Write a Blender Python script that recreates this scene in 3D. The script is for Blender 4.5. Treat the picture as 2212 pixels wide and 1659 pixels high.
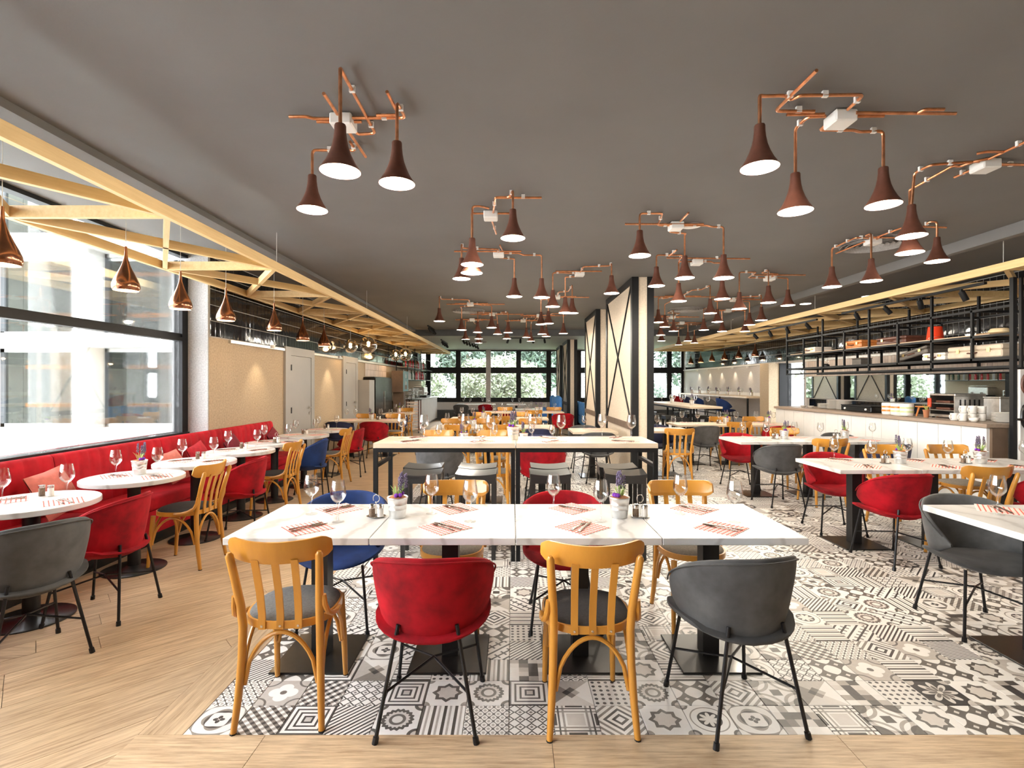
import bpy, math, random
from math import sin, cos, pi, radians, sqrt, atan2, hypot
from mathutils import Vector, Matrix

random.seed(11)
SC = bpy.context.scene
COL = SC.collection
for o in list(bpy.data.objects):
    bpy.data.objects.remove(o)

# ------------------------------------------------------------------ camera, sky, exposure
F, H, CX, CY = 1106.0, 1.5, 1106.0, 829.5      # 18 mm on 36 mm, level camera at 1.5 m
cd = bpy.data.cameras.new('camera')
cd.lens = 18.0
cd.sensor_width = 36.0
cd.clip_start = 0.05
cd.clip_end = 300
cam = bpy.data.objects.new('camera', cd)
cam.location = (0, 0, H)
cam.rotation_euler = (pi / 2, 0, 0)
COL.objects.link(cam)
SC.camera = cam

SKY = 19.0
EXPOSURE = 0.1
LAMP_W = 20.0
w = bpy.data.worlds.new('overcast_sky')
SC.world = w
w.use_nodes = True
bg = w.node_tree.nodes['Background']
bg.inputs[0].default_value = (0.93, 0.97, 1.0, 1)
bg.inputs[1].default_value = SKY
SC.view_settings.view_transform = 'Standard'
SC.view_settings.look = 'None'
SC.view_settings.gamma = 1.0
SC.view_settings.use_curve_mapping = False
SC.view_settings.exposure = EXPOSURE

# ------------------------------------------------------------------ room sizes (metres)
ZC = 3.11          # ceiling
ZC2 = 2.95         # lower ceiling at the back
YBEAM = 15.3
YB = 21.5          # back wall
YF = -3.5          # wall behind the camera
XWIN = -4.1        # left window plane
XL = -3.8          # left wall past the window
YCOL = 6.4
XR = 7.2           # right wall


def at(px, py, z):
    """floor-plan point of a photo pixel that lies at height z"""
    Y = F * (H - z) / (py - CY)
    return ((px - CX) * Y / F, Y)


def pix(x, y, z):
    return (CX + F * x / y, CY - F * (z - H) / y)


# ------------------------------------------------------------------ materials
def newmat(name):
    m = bpy.data.materials.new(name)
    m.use_nodes = True
    nt = m.node_tree
    b = nt.nodes['Principled BSDF']
    return m, nt, b


def lk(nt, a, b):
    nt.links.new(a, b)


def texco(nt, which='Object', scale=(1, 1, 1)):
    tc = nt.nodes.new('ShaderNodeTexCoord')
    mp = nt.nodes.new('ShaderNodeMapping')
    mp.inputs['Scale'].default_value = scale
    lk(nt, tc.outputs[which], mp.inputs[0])
    return mp.outputs[0]


def noise(nt, vec, scale, detail=3, rough=0.55):
    n = nt.nodes.new('ShaderNodeTexNoise')
    n.inputs['Scale'].default_value = scale
    n.inputs['Detail'].default_value = detail
    n.inputs['Roughness'].default_value = rough
    lk(nt, vec, n.inputs['Vector'])
    return n.outputs['Fac']


def mixc(nt, fac, a, b):
    m = nt.nodes.new('ShaderNodeMix')
    m.data_type = 'RGBA'
    for i, x in ((0, fac), (6, a), (7, b)):
        if hasattr(x, 'is_linked') or isinstance(x, bpy.types.NodeSocket):
            lk(nt, x, m.inputs[i])
        elif i == 0:
            m.inputs[0].default_value = x
        else:
            m.inputs[i].default_value = (*x, 1)
    return m.outputs[2]


def ramp(nt, fac, stops):
    r = nt.nodes.new('ShaderNodeValToRGB')
    e = r.color_ramp.elements
    while len(e) > 1:
        e.remove(e[-1])
    e[0].position = stops[0][0]
    e[0].color = (*stops[0][1], 1)
    for p, c in stops[1:]:
        x = e.new(p)
        x.color = (*c, 1)
    lk(nt, fac, r.inputs[0])
    return r.outputs[0]


def bump(nt, b, fac, strength=0.3, dist=0.01):
    n = nt.nodes.new('ShaderNodeBump')
    n.inputs['Strength'].default_value = strength
    n.inputs['Distance'].default_value = dist
    lk(nt, fac, n.inputs['Height'])
    lk(nt, n.outputs[0], b.inputs['Normal'])


MATS = {}


def mat(name, col, rough=0.5, metal=0.0, var=0.0, vscale=6.0, bmp=0.0, bscale=80.0, bdist=0.003, sheen=0.0, coat=0.0,
        emit=0.0, ecol=None, rnd=0.0, spec=0.5):
    m, nt, b = newmat(name)
    b.inputs['Roughness'].default_value = rough
    b.inputs['Metallic'].default_value = metal
    b.inputs['Specular IOR Level'].default_value = spec
    b.inputs['Base Color'].default_value = (*col, 1)
    if var or rnd:
        vec = texco(nt)
        f = noise(nt, vec, vscale, 4)
        dark = tuple(c * (1 - var) for c in col)
        lite = tuple(min(1, c * (1 + var)) for c in col)
        c = ramp(nt, f, [(0.3, dark), (0.7, lite)])
        if rnd:
            oi = nt.nodes.new('ShaderNodeObjectInfo')
            hs = nt.nodes.new('ShaderNodeHueSaturation')
            mr = nt.nodes.new('ShaderNodeMapRange')
            mr.inputs['To Min'].default_value = 1 - rnd
            mr.inputs['To Max'].default_value = 1 + rnd
            lk(nt, oi.outputs['Random'], mr.inputs['Value'])
            lk(nt, mr.outputs[0], hs.inputs['Value'])
            lk(nt, c, hs.inputs['Color'])
            c = hs.outputs[0]
        lk(nt, c, b.inputs['Base Color'])
    if bmp:
        bump(nt, b, noise(nt, texco(nt), bscale, 3), bmp, bdist)
    if sheen:
        b.inputs['Sheen Weight'].default_value = sheen
        b.inputs['Sheen Roughness'].default_value = 0.35
        b.inputs['Sheen Tint'].default_value = (min(1, col[0] * 2.5 + .15), min(1, col[1] * 2.5 + .12), min(1, col[2] * 2.5 + .12), 1)
    if coat:
        b.inputs['Coat Weight'].default_value = coat
        b.inputs['Coat Roughness'].default_value = 0.1
    if emit:
        b.inputs['Emission Color'].default_value = (*(ecol or col), 1)
        b.inputs['Emission Strength'].default_value = emit
    MATS[name] = m
    return m


def woodmat(name, dark, lite, axis='X', scale=1.0, rough=0.45, rnd=0.12, coat=0.0, knots=0.25):
    m, nt, b = newmat(name)
    s = {'X': (1.2, 18, 18), 'Y': (18, 1.2, 18), 'Z': (18, 18, 1.2)}[axis]
    oi = nt.nodes.new('ShaderNodeObjectInfo')
    tc = nt.nodes.new('ShaderNodeTexCoord')
    add = nt.nodes.new('ShaderNodeVectorMath')
    add.operation = 'ADD'
    ml = nt.nodes.new('ShaderNodeMath')
    ml.operation = 'MULTIPLY'
    ml.inputs[1].default_value = 37.0
    lk(nt, oi.outputs['Random'], ml.inputs[0])
    lk(nt, tc.outputs['Object'], add.inputs[0])
    lk(nt, ml.outputs[0], add.inputs[1])
    mp = nt.nodes.new('ShaderNodeMapping')
    mp.inputs['Scale'].default_value = tuple(x * scale for x in s)
    lk(nt, add.outputs[0], mp.inputs[0])
    f1 = noise(nt, mp.outputs[0], 2.2, 8, 0.68)
    mp2 = nt.nodes.new('ShaderNodeMapping')
    mp2.inputs['Scale'].default_value = tuple(x * scale * .25 for x in s)
    lk(nt, add.outputs[0], mp2.inputs[0])
    f2 = noise(nt, mp2.outputs[0], 1.6, 3)
    c = ramp(nt, f1, [(0.28, dark), (0.62, lite)])
    c2 = ramp(nt, f2, [(0.3, tuple(d * .5 + l * .5 for d, l in zip(dark, lite))), (0.65, lite)])
    c = mixc(nt, knots + .3, c, c2)
    hs = nt.nodes.new('ShaderNodeHueSaturation')
    mr = nt.nodes.new('ShaderNodeMapRange')
    mr.inputs['To Min'].default_value = 1 - rnd
    mr.inputs['To Max'].default_value = 1 + rnd
    lk(nt, oi.outputs['Random'], mr.inputs['Value'])
    lk(nt, mr.outputs[0], hs.inputs['Value'])
    lk(nt, c, hs.inputs['Color'])
    lk(nt, hs.outputs[0], b.inputs['Base Color'])
    b.inputs['Roughness'].default_value = rough
    if coat:
        b.inputs['Coat Weight'].default_value = coat
        b.inputs['Coat Roughness'].default_value = .15
    bump(nt, b, f1, 0.06, 0.002)
    MATS[name] = m
    return m


def glassmat(name, tint=(1, 1, 1), refl=0.9, base=0.04, edge=1.0):
    """thin clear glass: see-through face on, mirror-like at grazing angles"""
    m = bpy.data.materials.new(name)
    m.use_nodes = True
    nt = m.node_tree
    nt.nodes.clear()
    out = nt.nodes.new('ShaderNodeOutputMaterial')
    tr = nt.nodes.new('ShaderNodeBsdfTransparent')
    tr.inputs[0].default_value = (*tint, 1)
    gl = nt.nodes.new('ShaderNodeBsdfGlossy')
    gl.inputs['Roughness'].default_value = 0.02
    gl.inputs[0].default_value = (refl, refl, refl, 1)
    lw = nt.nodes.new('ShaderNodeLayerWeight')
    lw.inputs[0].default_value = 0.25
    mr = nt.nodes.new('ShaderNodeMapRange')
    mr.inputs['To Min'].default_value = base
    mr.inputs['To Max'].default_value = edge
    lk(nt, lw.outputs['Fresnel'], mr.inputs['Value'])
    mx = nt.nodes.new('ShaderNodeMixShader')
    lk(nt, mr.outputs[0], mx.inputs[0])
    lk(nt, tr.outputs[0], mx.inputs[1])
    lk(nt, gl.outputs[0], mx.inputs[2])
    lk(nt, mx.outputs[0], out.inputs[0])
    MATS[name] = m
    return m


mat('ceiling', (0.148, 0.145, 0.142), .75, var=.06, vscale=1.2, bmp=.15, bscale=60)
mat('ceiling_back', (0.30, 0.32, 0.33), .7, var=.05, vscale=1.5)
mat('dark_steel', (0.012, 0.012, 0.013), .42, metal=.3, var=.2, vscale=14)
mat('black_frame', (0.008, 0.0085, 0.0095), .5, var=.15, vscale=10, spec=.22)
mat('base_steel', (0.016, 0.0155, 0.015), .3, metal=.2, var=.2, vscale=30, coat=.15)
mat('grout', (0.30, 0.28, 0.26), .9, var=.1)
mat('plaster_tan', (0.44, 0.345, 0.235), .85, var=.18, vscale=45, bmp=.7, bscale=70, bdist=.006)
mat('plaster_grey', (0.40, 0.40, 0.40), .9, var=.18, vscale=55, bmp=.8, bscale=60, bdist=.008)
mat('plaster_column', (0.62, 0.52, 0.40), .85, var=.12, vscale=40, bmp=.4, bscale=90)
mat('plaster_wash', (0.55, 0.53, 0.52), .85, var=.15, vscale=40, bmp=.5, bscale=80)
mat('door_grey', (0.36, 0.345, 0.32), .5, var=.04, vscale=3)
mat('steel', (0.62, 0.61, 0.59), .25, metal=1, var=.08, vscale=20)
mat('brushed_steel', (0.55, 0.53, 0.5), .35, metal=1, var=.15, vscale=25)
mat('cutlery', (0.30, 0.255, 0.22), .22, metal=1, var=.3, vscale=120)
mat('zinc', (0.72, 0.73, 0.73), .34, metal=.9, var=.1, vscale=35)
mat('white_wall', (0.78, 0.77, 0.74), .7, var=.04, vscale=8)
mat('white_paint', (0.72, 0.71, 0.685), .45, var=.04, vscale=5)
mat('white_plastic', (0.80, 0.80, 0.78), .35)
mat('precast', (0.62, 0.62, 0.60), .85, var=.05, vscale=4, bmp=.2)
mat('copper', (0.72, 0.33, 0.17), .28, metal=1, var=.25, vscale=18)
mat('copper_dark', (0.34, 0.15, 0.085), .2, metal=1, var=.2, vscale=12)
mat('shade_brown', (0.115, 0.042, 0.026), .42, metal=.25, var=.15, vscale=20)
mat('shade_lining', (0.92, 0.86, 0.74), .6)
mat('bulb', (1, .85, .6), .4, emit=26.0, ecol=(1.0, .80, .52))
mat('bulb_soft', (1, .8, .5), .4, emit=14.0, ecol=(1.0, .72, .40))
mat('downlight', (1, .95, .85), .4, emit=3.0, ecol=(1.0, .9, .75))
mat('cord', (0.5, 0.5, 0.48), .6)
mat('velvet_red', (0.27, 0.0018, 0.007), .85, var=.5, vscale=7, sheen=.07, rnd=.08, spec=.25)
mat('velvet_grey', (0.062, 0.062, 0.063), .8, var=.4, vscale=7, sheen=.3, rnd=.15)
mat('velvet_blue', (0.005, 0.022, 0.10), .8, var=.4, vscale=7, sheen=.15, spec=.3, rnd=.1)
mat('velvet_navy', (0.008, 0.012, 0.05), .75, var=.3, vscale=9, sheen=.3, rnd=.1)
mat('velvet_sky', (0.06, 0.22, 0.58), .75, var=.2, vscale=9, sheen=.4)
mat('banquette_red', (0.42, 0.004, 0.014), .8, var=.3, vscale=6, sheen=.1, spec=.3)
mat('cushion_coral', (0.60, 0.17, 0.135), .85, var=.12, vscale=25, sheen=.3, bmp=.2, bscale=200)
mat('cushion_red', (0.42, 0.008, 0.02), .85, var=.2, vscale=25, sheen=.3)
mat('cushion_wine', (0.16, 0.006, 0.02), .85, var=.2, vscale=25, sheen=.3)
mat('leg_black', (0.014, 0.014, 0.016), .35, metal=.5, var=.1)
mat('rubber', (0.01, 0.01, 0.01), .7)
mat('pad_grey', (0.105, 0.10, 0.095), .95, var=.25, vscale=90, bmp=.3, bscale=300, rnd=.2)
mat('pad_taupe', (0.19, 0.165, 0.135), .95, var=.2, vscale=90, bmp=.3, bscale=300)
mat('pad_black', (0.03, 0.028, 0.03), .95, var=.25, vscale=90, bmp=.3, bscale=300)
mat('stool_black', (0.016, 0.0155, 0.015), .55, var=.1, vscale=9, coat=.3)
mat('ceramic', (0.80, 0.77, 0.72), .3, var=.05, vscale=12)
mat('ceramic_orange', (0.75, 0.22, 0.04), .3)
mat('ceramic_green', (0.55, 0.62, 0.30), .3)
mat('bucket_red', (0.80, 0.055, 0.015), .35)
mat('leather_tan', (0.55, 0.19, 0.045), .5, var=.25, vscale=10)
mat('leather_brown', (0.10, 0.035, 0.02), .5, var=.25, vscale=10)
mat('leather_dark', (0.10, 0.085, 0.07), .5, var=.25, vscale=10)
mat('leather_beige', (0.55, 0.45, 0.34), .6, var=.15, vscale=10)
mat('leather_white', (0.80, 0.74, 0.68), .6, var=.08, vscale=10)
mat('felt_beige', (0.72, 0.55, 0.32), .9, var=.15, vscale=18)
mat('brass', (0.75, 0.55, 0.25), .3, metal=1)
mat('terracotta', (0.36, 0.14, 0.06), .7, var=.15)
mat('dark_glossy', (0.008, 0.0075, 0.007), .25, spec=.35)
mat('brown_panel', (0.13, 0.085, 0.055), .6, var=.2, vscale=6)
mat('teal_sign', (0.16, 0.30, 0.32), .6)
mat('orange_paint_and_reflection', (0.26, 0.09, 0.012), .6, var=.08)  # paint on the bar sign; also the orange reflection in the facade windows
mat('room_grey', (0.085, 0.086, 0.078), .9, var=.15, vscale=3)
mat('ground', (0.74, 0.74, 0.72), .95, var=.1, vscale=.5)
mat('lawn', (0.30, 0.38, 0.20), .95, var=.3, vscale=3)
mat('bark', (0.22, 0.18, 0.14), .9, var=.3, vscale=8)
mat('leaf_light', (0.19, 0.22, 0.15), .7, var=.4, vscale=1.6, rnd=.1)
mat('leaf_mid', (0.065, 0.10, 0.075), .7, var=.45, vscale=1.6, rnd=.15)
mat('leaf_dark', (0.03, 0.055, 0.042), .7, var=.45, vscale=2.0, rnd=.15)
mat('lavender', (0.13, 0.10, 0.17), .9, var=.3, vscale=120)
mat('stem_green', (0.30, 0.42, 0.12), .8, var=.2, vscale=60)
mat('moss', (0.30, 0.12, 0.05), .95, var=.5, vscale=70, bmp=.8, bscale=120)
mat('purple_ball', (0.17, 0.03, 0.36), .9, var=.3, vscale=120)
mat('salt', (0.78, 0.74, 0.68), .7)
mat('pepper', (0.18, 0.12, 0.08), .8, var=.5, vscale=200)
mat('dark_tile_grey', (0.06, 0.065, 0.07), .6, var=.1)
mat('bottle_green', (0.02, 0.06, 0.03), .1, coat=.4)
mat('bottle_amber', (0.16, 0.05, 0.01), .1, coat=.4)
mat('bottle_clear', (0.55, 0.58, 0.58), .08, coat=.4)
mat('bottle_red', (0.45, 0.01, 0.015), .12, coat=.4)
woodmat('oak_plank', (0.20, 0.105, 0.045), (0.66, 0.49, 0.31), 'X', scale=1.7, rough=.42, rnd=.10, knots=-.02)
woodmat('beech', (0.34, 0.13, 0.012), (0.58, 0.265, 0.036), 'Z', scale=.7, rough=.34, rnd=.10, coat=.25, knots=.5)
woodmat('pine', (0.56, 0.35, 0.13), (0.80, 0.58, 0.28), 'Y', rough=.5, rnd=.06)
woodmat('pale_oak', (0.50, 0.38, 0.26), (0.72, 0.60, 0.46), 'X', scale=.8, rough=.38, rnd=.06)
woodmat('shelf_wood', (0.42, 0.26, 0.15), (0.66, 0.46, 0.30), 'Y', rough=.5, rnd=.05)
woodmat('grey_oak', (0.16, 0.115, 0.085), (0.34, 0.26, 0.20), 'Y', rough=.45, rnd=.05)
woodmat('white_lath', (0.52, 0.41, 0.34), (0.72, 0.61, 0.53), 'Z', rough=.6, rnd=.10)
glassmat('window_glass', (1, 1, 1), .9, .02, .8)
glassmat('wine_glass_clear', (.985, .99, .99), 1.0, .045, .62)
glassmat('globe_glass', (.96, .86, .70), 1.0, .07, 1.0)
glassmat('facade_glass', (.80, .82, .80), .9, .015, .35)


def marble():
    m, nt, b = newmat('marble')
    vec = texco(nt)
    n1 = noise(nt, vec, 3.0, 5, .6)
    wv = nt.nodes.new('ShaderNodeTexWave')
    wv.inputs['Scale'].default_value = 1.3
    wv.inputs['Distortion'].default_value = 9
    wv.inputs['Detail'].default_value = 4
    wv.inputs['Detail Scale'].default_value = 1.4
    oi = nt.nodes.new('ShaderNodeObjectInfo')
    ad = nt.nodes.new('ShaderNodeVectorMath')
    lk(nt, vec, ad.inputs[0])
    ml = nt.nodes.new('ShaderNodeMath')
    ml.operation = 'MULTIPLY'
    ml.inputs[1].default_value = 20
    lk(nt, oi.outputs['Random'], ml.inputs[0])
    lk(nt, ml.outputs[0], ad.inputs[1])
    lk(nt, ad.outputs[0], wv.inputs['Vector'])
    c = ramp(nt, wv.outputs['Fac'], [(0.0, (.38, .355, .335)), (.09, (.61, .595, .575)), (1, (.68, .665, .65))])
    c = mixc(nt, .35, c, ramp(nt, n1, [(.35, (.57, .55, .53)), (.65, (.70, .685, .67))]))
    lk(nt, c, b.inputs['Base Color'])
    b.inputs['Roughness'].default_value = .28
    MATS['marble'] = m


marble()


def gingham():
    m, nt, b = newmat('gingham')
    tc = nt.nodes.new('ShaderNodeTexCoord')
    sp = nt.nodes.new('ShaderNodeSeparateXYZ')
    lk(nt, tc.outputs['Object'], sp.inputs[0])

    def stripe(o):
        a = nt.nodes.new('ShaderNodeMath')
        a.operation = 'MULTIPLY'
        a.inputs[1].default_value = 43
        lk(nt, o, a.inputs[0])
        f = nt.nodes.new('ShaderNodeMath')
        f.operation = 'FRACT'
        lk(nt, a.outputs[0], f.inputs[0])
        g = nt.nodes.new('ShaderNodeMath')
        g.operation = 'GREATER_THAN'
        g.inputs[1].default_value = .7
        lk(nt, f.outputs[0], g.inputs[0])
        return g.outputs[0]
    s = nt.nodes.new('ShaderNodeMath')
    s.operation = 'ADD'
    lk(nt, stripe(sp.outputs[0]), s.inputs[0])
    lk(nt, stripe(sp.outputs[1]), s.inputs[1])
    hf = nt.nodes.new('ShaderNodeMath')
    hf.operation = 'MULTIPLY'
    hf.inputs[1].default_value = .5
    lk(nt, s.outputs[0], hf.inputs[0])
    c = ramp(nt, hf.outputs[0], [(0, (.84, .78, .72)), (.5, (.70, .13, .09)), (1, (.5, .02, .02))])
    lk(nt, c, b.inputs['Base Color'])
    b.inputs['Roughness'].default_value = .85
    MATS['gingham'] = m


gingham()


def black_tile():
    m, nt, b = newmat('black_tile')
    oi = nt.nodes.new('ShaderNodeObjectInfo')
    c = ramp(nt, oi.outputs['Random'], [(0, (.006, .007, .008)), (1, (.018, .018, .02))])
    lk(nt, c, b.inputs['Base Color'])
    b.inputs['Roughness'].default_value = .07
    b.inputs['Specular IOR Level'].default_value = .7
    bump(nt, b, noise(nt, texco(nt), 5, 2), .15, .01)
    MATS['black_tile'] = m


black_tile()
mat('tile_grout_light', (0.42, 0.40, 0.37), .9, var=.05)
mat('mirror', (0.86, 0.93, 0.96), .015, metal=1)

# ---- encaustic floor-tile prints: small expressions in the tile's own u, v
NT = None


class E:
    def __init__(s, x):
        s.x = x

    def _m(s, op, *a):
        n = NT.nodes.new('ShaderNodeMath')
        n.operation = op
        for i, q in enumerate((s,) + a):
            if isinstance(q, E):
                lk(NT, q.x, n.inputs[i])
            else:
                n.inputs[i].default_value = q
        return E(n.outputs[0])

    def __add__(s, o): return s._m('ADD', o)
    __radd__ = __add__
    def __mul__(s, o): return s._m('MULTIPLY', o)
    __rmul__ = __mul__
    def __sub__(s, o): return s._m('SUBTRACT', o)
    def __rsub__(s, o): return (s * -1.0) + o
    def __truediv__(s, o): return s._m('DIVIDE', o)
    def abs(s): return s._m('ABSOLUTE')
    def fr(s): return s._m('FRACT')
    def fl(s): return s._m('FLOOR')
    def sin(s): return s._m('SINE')
    def cos(s): return s._m('COSINE')
    def sqrt(s): return s._m('SQRT')
    def max(s, o): return s._m('MAXIMUM', o)
    def min(s, o): return s._m('MINIMUM', o)
    def gt(s, o): return s._m('GREATER_THAN', o)
    def lt(s, o): return s._m('LESS_THAN', o)
    def at2(s, o): return s._m('ARCTAN2', o)
    def pp(s, o): return s._m('PINGPONG', o)
    def sel(s, a, b):          # s ? a : b
        d = (a - b) if isinstance(a, E) else ((b * -1.0) + a if isinstance(b, E) else a - b)
        return s * d + b


def ring(r, a, b):
    return r.gt(a) * r.lt(b)


def line(x, c, wd):
    return (x - c).abs().lt(wd)


def patterns(u, v):
    p, q = u - .5, v - .5
    ap, aq = p.abs(), q.abs()
    r = (p * p + q * q).sqrt()
    th = q.at2(p)
    cr = ((.5 - ap) * (.5 - ap) + (.5 - aq) * (.5 - aq)).sqrt()    # distance to nearest corner
    P = []
    # plaid
    P.append(lambda: (line(ap, .27, .025).max(line(aq, .27, .025)) * .45).max(line(ap, .38, .02).max(line(aq, .38, .02)) * .8).max((ap.gt(.43) * aq.lt(.2)).max(aq.gt(.43) * ap.lt(.2)) * .95).max(ap.lt(.2) * aq.lt(.2) * .25))
    # diagonal stripes
    P.append(lambda: ((u + v) * 7).fr().gt(.55) * .8 + ((u + v) * 3.5).fr().gt(.7) * .2)
    # medallion with petals
    P.append(lambda: ring(r, .40, .43) * .5 + r.lt(.27 + (th * 8).cos() * .0) * .85 - r.lt((th * 4).cos().abs() * .14 + .10) * .75 + cr.lt(.16) * .7 - cr.lt(.1) * .3)
    # toothed wheel
    P.append(lambda: r.lt((th * 18).cos() * .02 + .36) * .8 - r.lt((th * 18).cos() * .02 + .27) * .6 + r.lt(.19) * .5 - r.lt(.12) * .6 + cr.lt(.2) * .8 - cr.lt(.12) * .5)
    # scattered rectangles
    P.append(lambda: (((u * 4).fl() * 12.99 + (v * 5).fl() * 78.23).sin() * 43758.5).fr()._m('POWER', 1.6))
    # eight-point star
    P.append(lambda: (ap + aq).lt(.38).max(ap.max(aq).lt(.27)) * .75 - (ap + aq).lt(.27).max(ap.max(aq).lt(.19)) * .5 + cr.lt(.14) * .5)
    # linked circles
    P.append(lambda: ring(r, .40, .5) * .35 + ring(cr, .42, .5) * .45 + ap.max(aq).lt(.12) * .9 + cr.lt(.3) * .9 - cr.lt(.24) * .1)
    # fretwork
    P.append(lambda: ((((u + v) * 3).fr() - .5).abs().lt(.12).max((((u - v) * 3 + 5).fr() - .5).abs().lt(.12) * ((u + v) * 1.5).fr().gt(.5))) * .85)
    # dots
    P.append(lambda: ((((u * 6).fr() - .5) * ((u * 6).fr() - .5) + ((v * 6).fr() - .5) * ((v * 6).fr() - .5)).sqrt()).lt(.26) * .8 + .1)
    # four lozenge stars
    P.append(lambda: (((u * 2).fr() - .5).abs()._m('POWER', .6) + ((v * 2).fr() - .5).abs()._m('POWER', .6)).lt(.82) * .75 - (((u * 2).fr() - .5).abs() + ((v * 2).fr() - .5).abs()).lt(.13) * .6)
    # petal flower on dark
    P.append(lambda: .92 - r.lt((th * 4).cos().abs() * .30 + .13) * .75 + r.lt((th * 4).cos().abs() * .22 + .06) * .5 - r.lt(.06) * .5 - cr.lt(.2) * .6)
    # tumbling blocks
    P.append(lambda: ((u * 4 + v * 4).fr().gt(.5) * .55) + ((u * 4 - v * 4 + 8).fr().gt(.5) * .4))
    # oval net
    P.append(lambda: (((u * 31.4).sin() * .5 + (v * 25.1).sin() * .5).abs().lt(.16)) * .85 + ((u * 31.4).sin() * (v * 25.1).sin()).gt(.55) * .4)
    # nested lozenges
    P.append(lambda: ((ap + aq) * 5.0).fr().gt(.55) * (.55 + (ap + aq).lt(.4) * .35))
    # nested squares
    P.append(lambda: (ap.max(aq) * 8).fr().gt(.6) * .8 + ap.max(aq).lt(.1) * .3)
    # bands
    P.append(lambda: (v * 4).fr().gt(.72) * .85 + ring((v * 4).fr(), .3, .5) * .4)
    # big triangles
    P.append(lambda: (u - v).gt(0) * .35 + (u + v).gt(1.0) * .2 + (ap + aq).lt(.22) * .35)
    # quatrefoil in grey
    P.append(lambda: .35 - ((ap - .18) * (ap - .18) + aq * aq).sqrt().lt(.17).max((ap * ap + (aq - .18) * (aq - .18)).sqrt().lt(.17)) * .35 + r.lt(.08) * .7 + line(cr, .26, .025) * .35)
    # trellis of octagons
    P.append(lambda: (((u * 4).fr() - .5).abs() + ((v * 4).fr() - .5).abs() - .55).abs().lt(.09) * .85 + (((u * 4).fr() - .5).abs() + ((v * 4).fr() - .5).abs()).gt(.82) * .6)
    # scroll damask
    P.append(lambda: (((th * 4).cos() * .22 + (r * 26).sin() * .35).gt(.12)) * (.45 + r.lt(.3) * .45) + .08)
    return P


NPAT = 20
TILE_MATS = []
for i in range(NPAT):
    m, nt, b = newmat('floor_tile_print_%02d' % i)
    NT = nt
    tc = nt.nodes.new('ShaderNodeTexCoord')
    sp = nt.nodes.new('ShaderNodeSeparateXYZ')
    lk(nt, tc.outputs['UV'], sp.inputs[0])
    val = patterns(E(sp.outputs[0]), E(sp.outputs[1]))[i]()
    f = noise(nt, texco(nt, 'UV'), 9, 3)
    val = val * 1.12 + (E(f) - .5) * .12
    dk = (.045, .042, .042) if i % 3 else (.075, .068, .062)
    c = ramp(nt, val.x, [(0, (.88, .86, .825)), (.3, (.64, .60, .555)), (.6, (.26, .235, .21)), (.95, dk)])
    lk(nt, c, b.inputs['Base Color'])
    b.inputs['Roughness'].default_value = .36
    TILE_MATS.append(m)

# ------------------------------------------------------------------ mesh helpers


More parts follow.
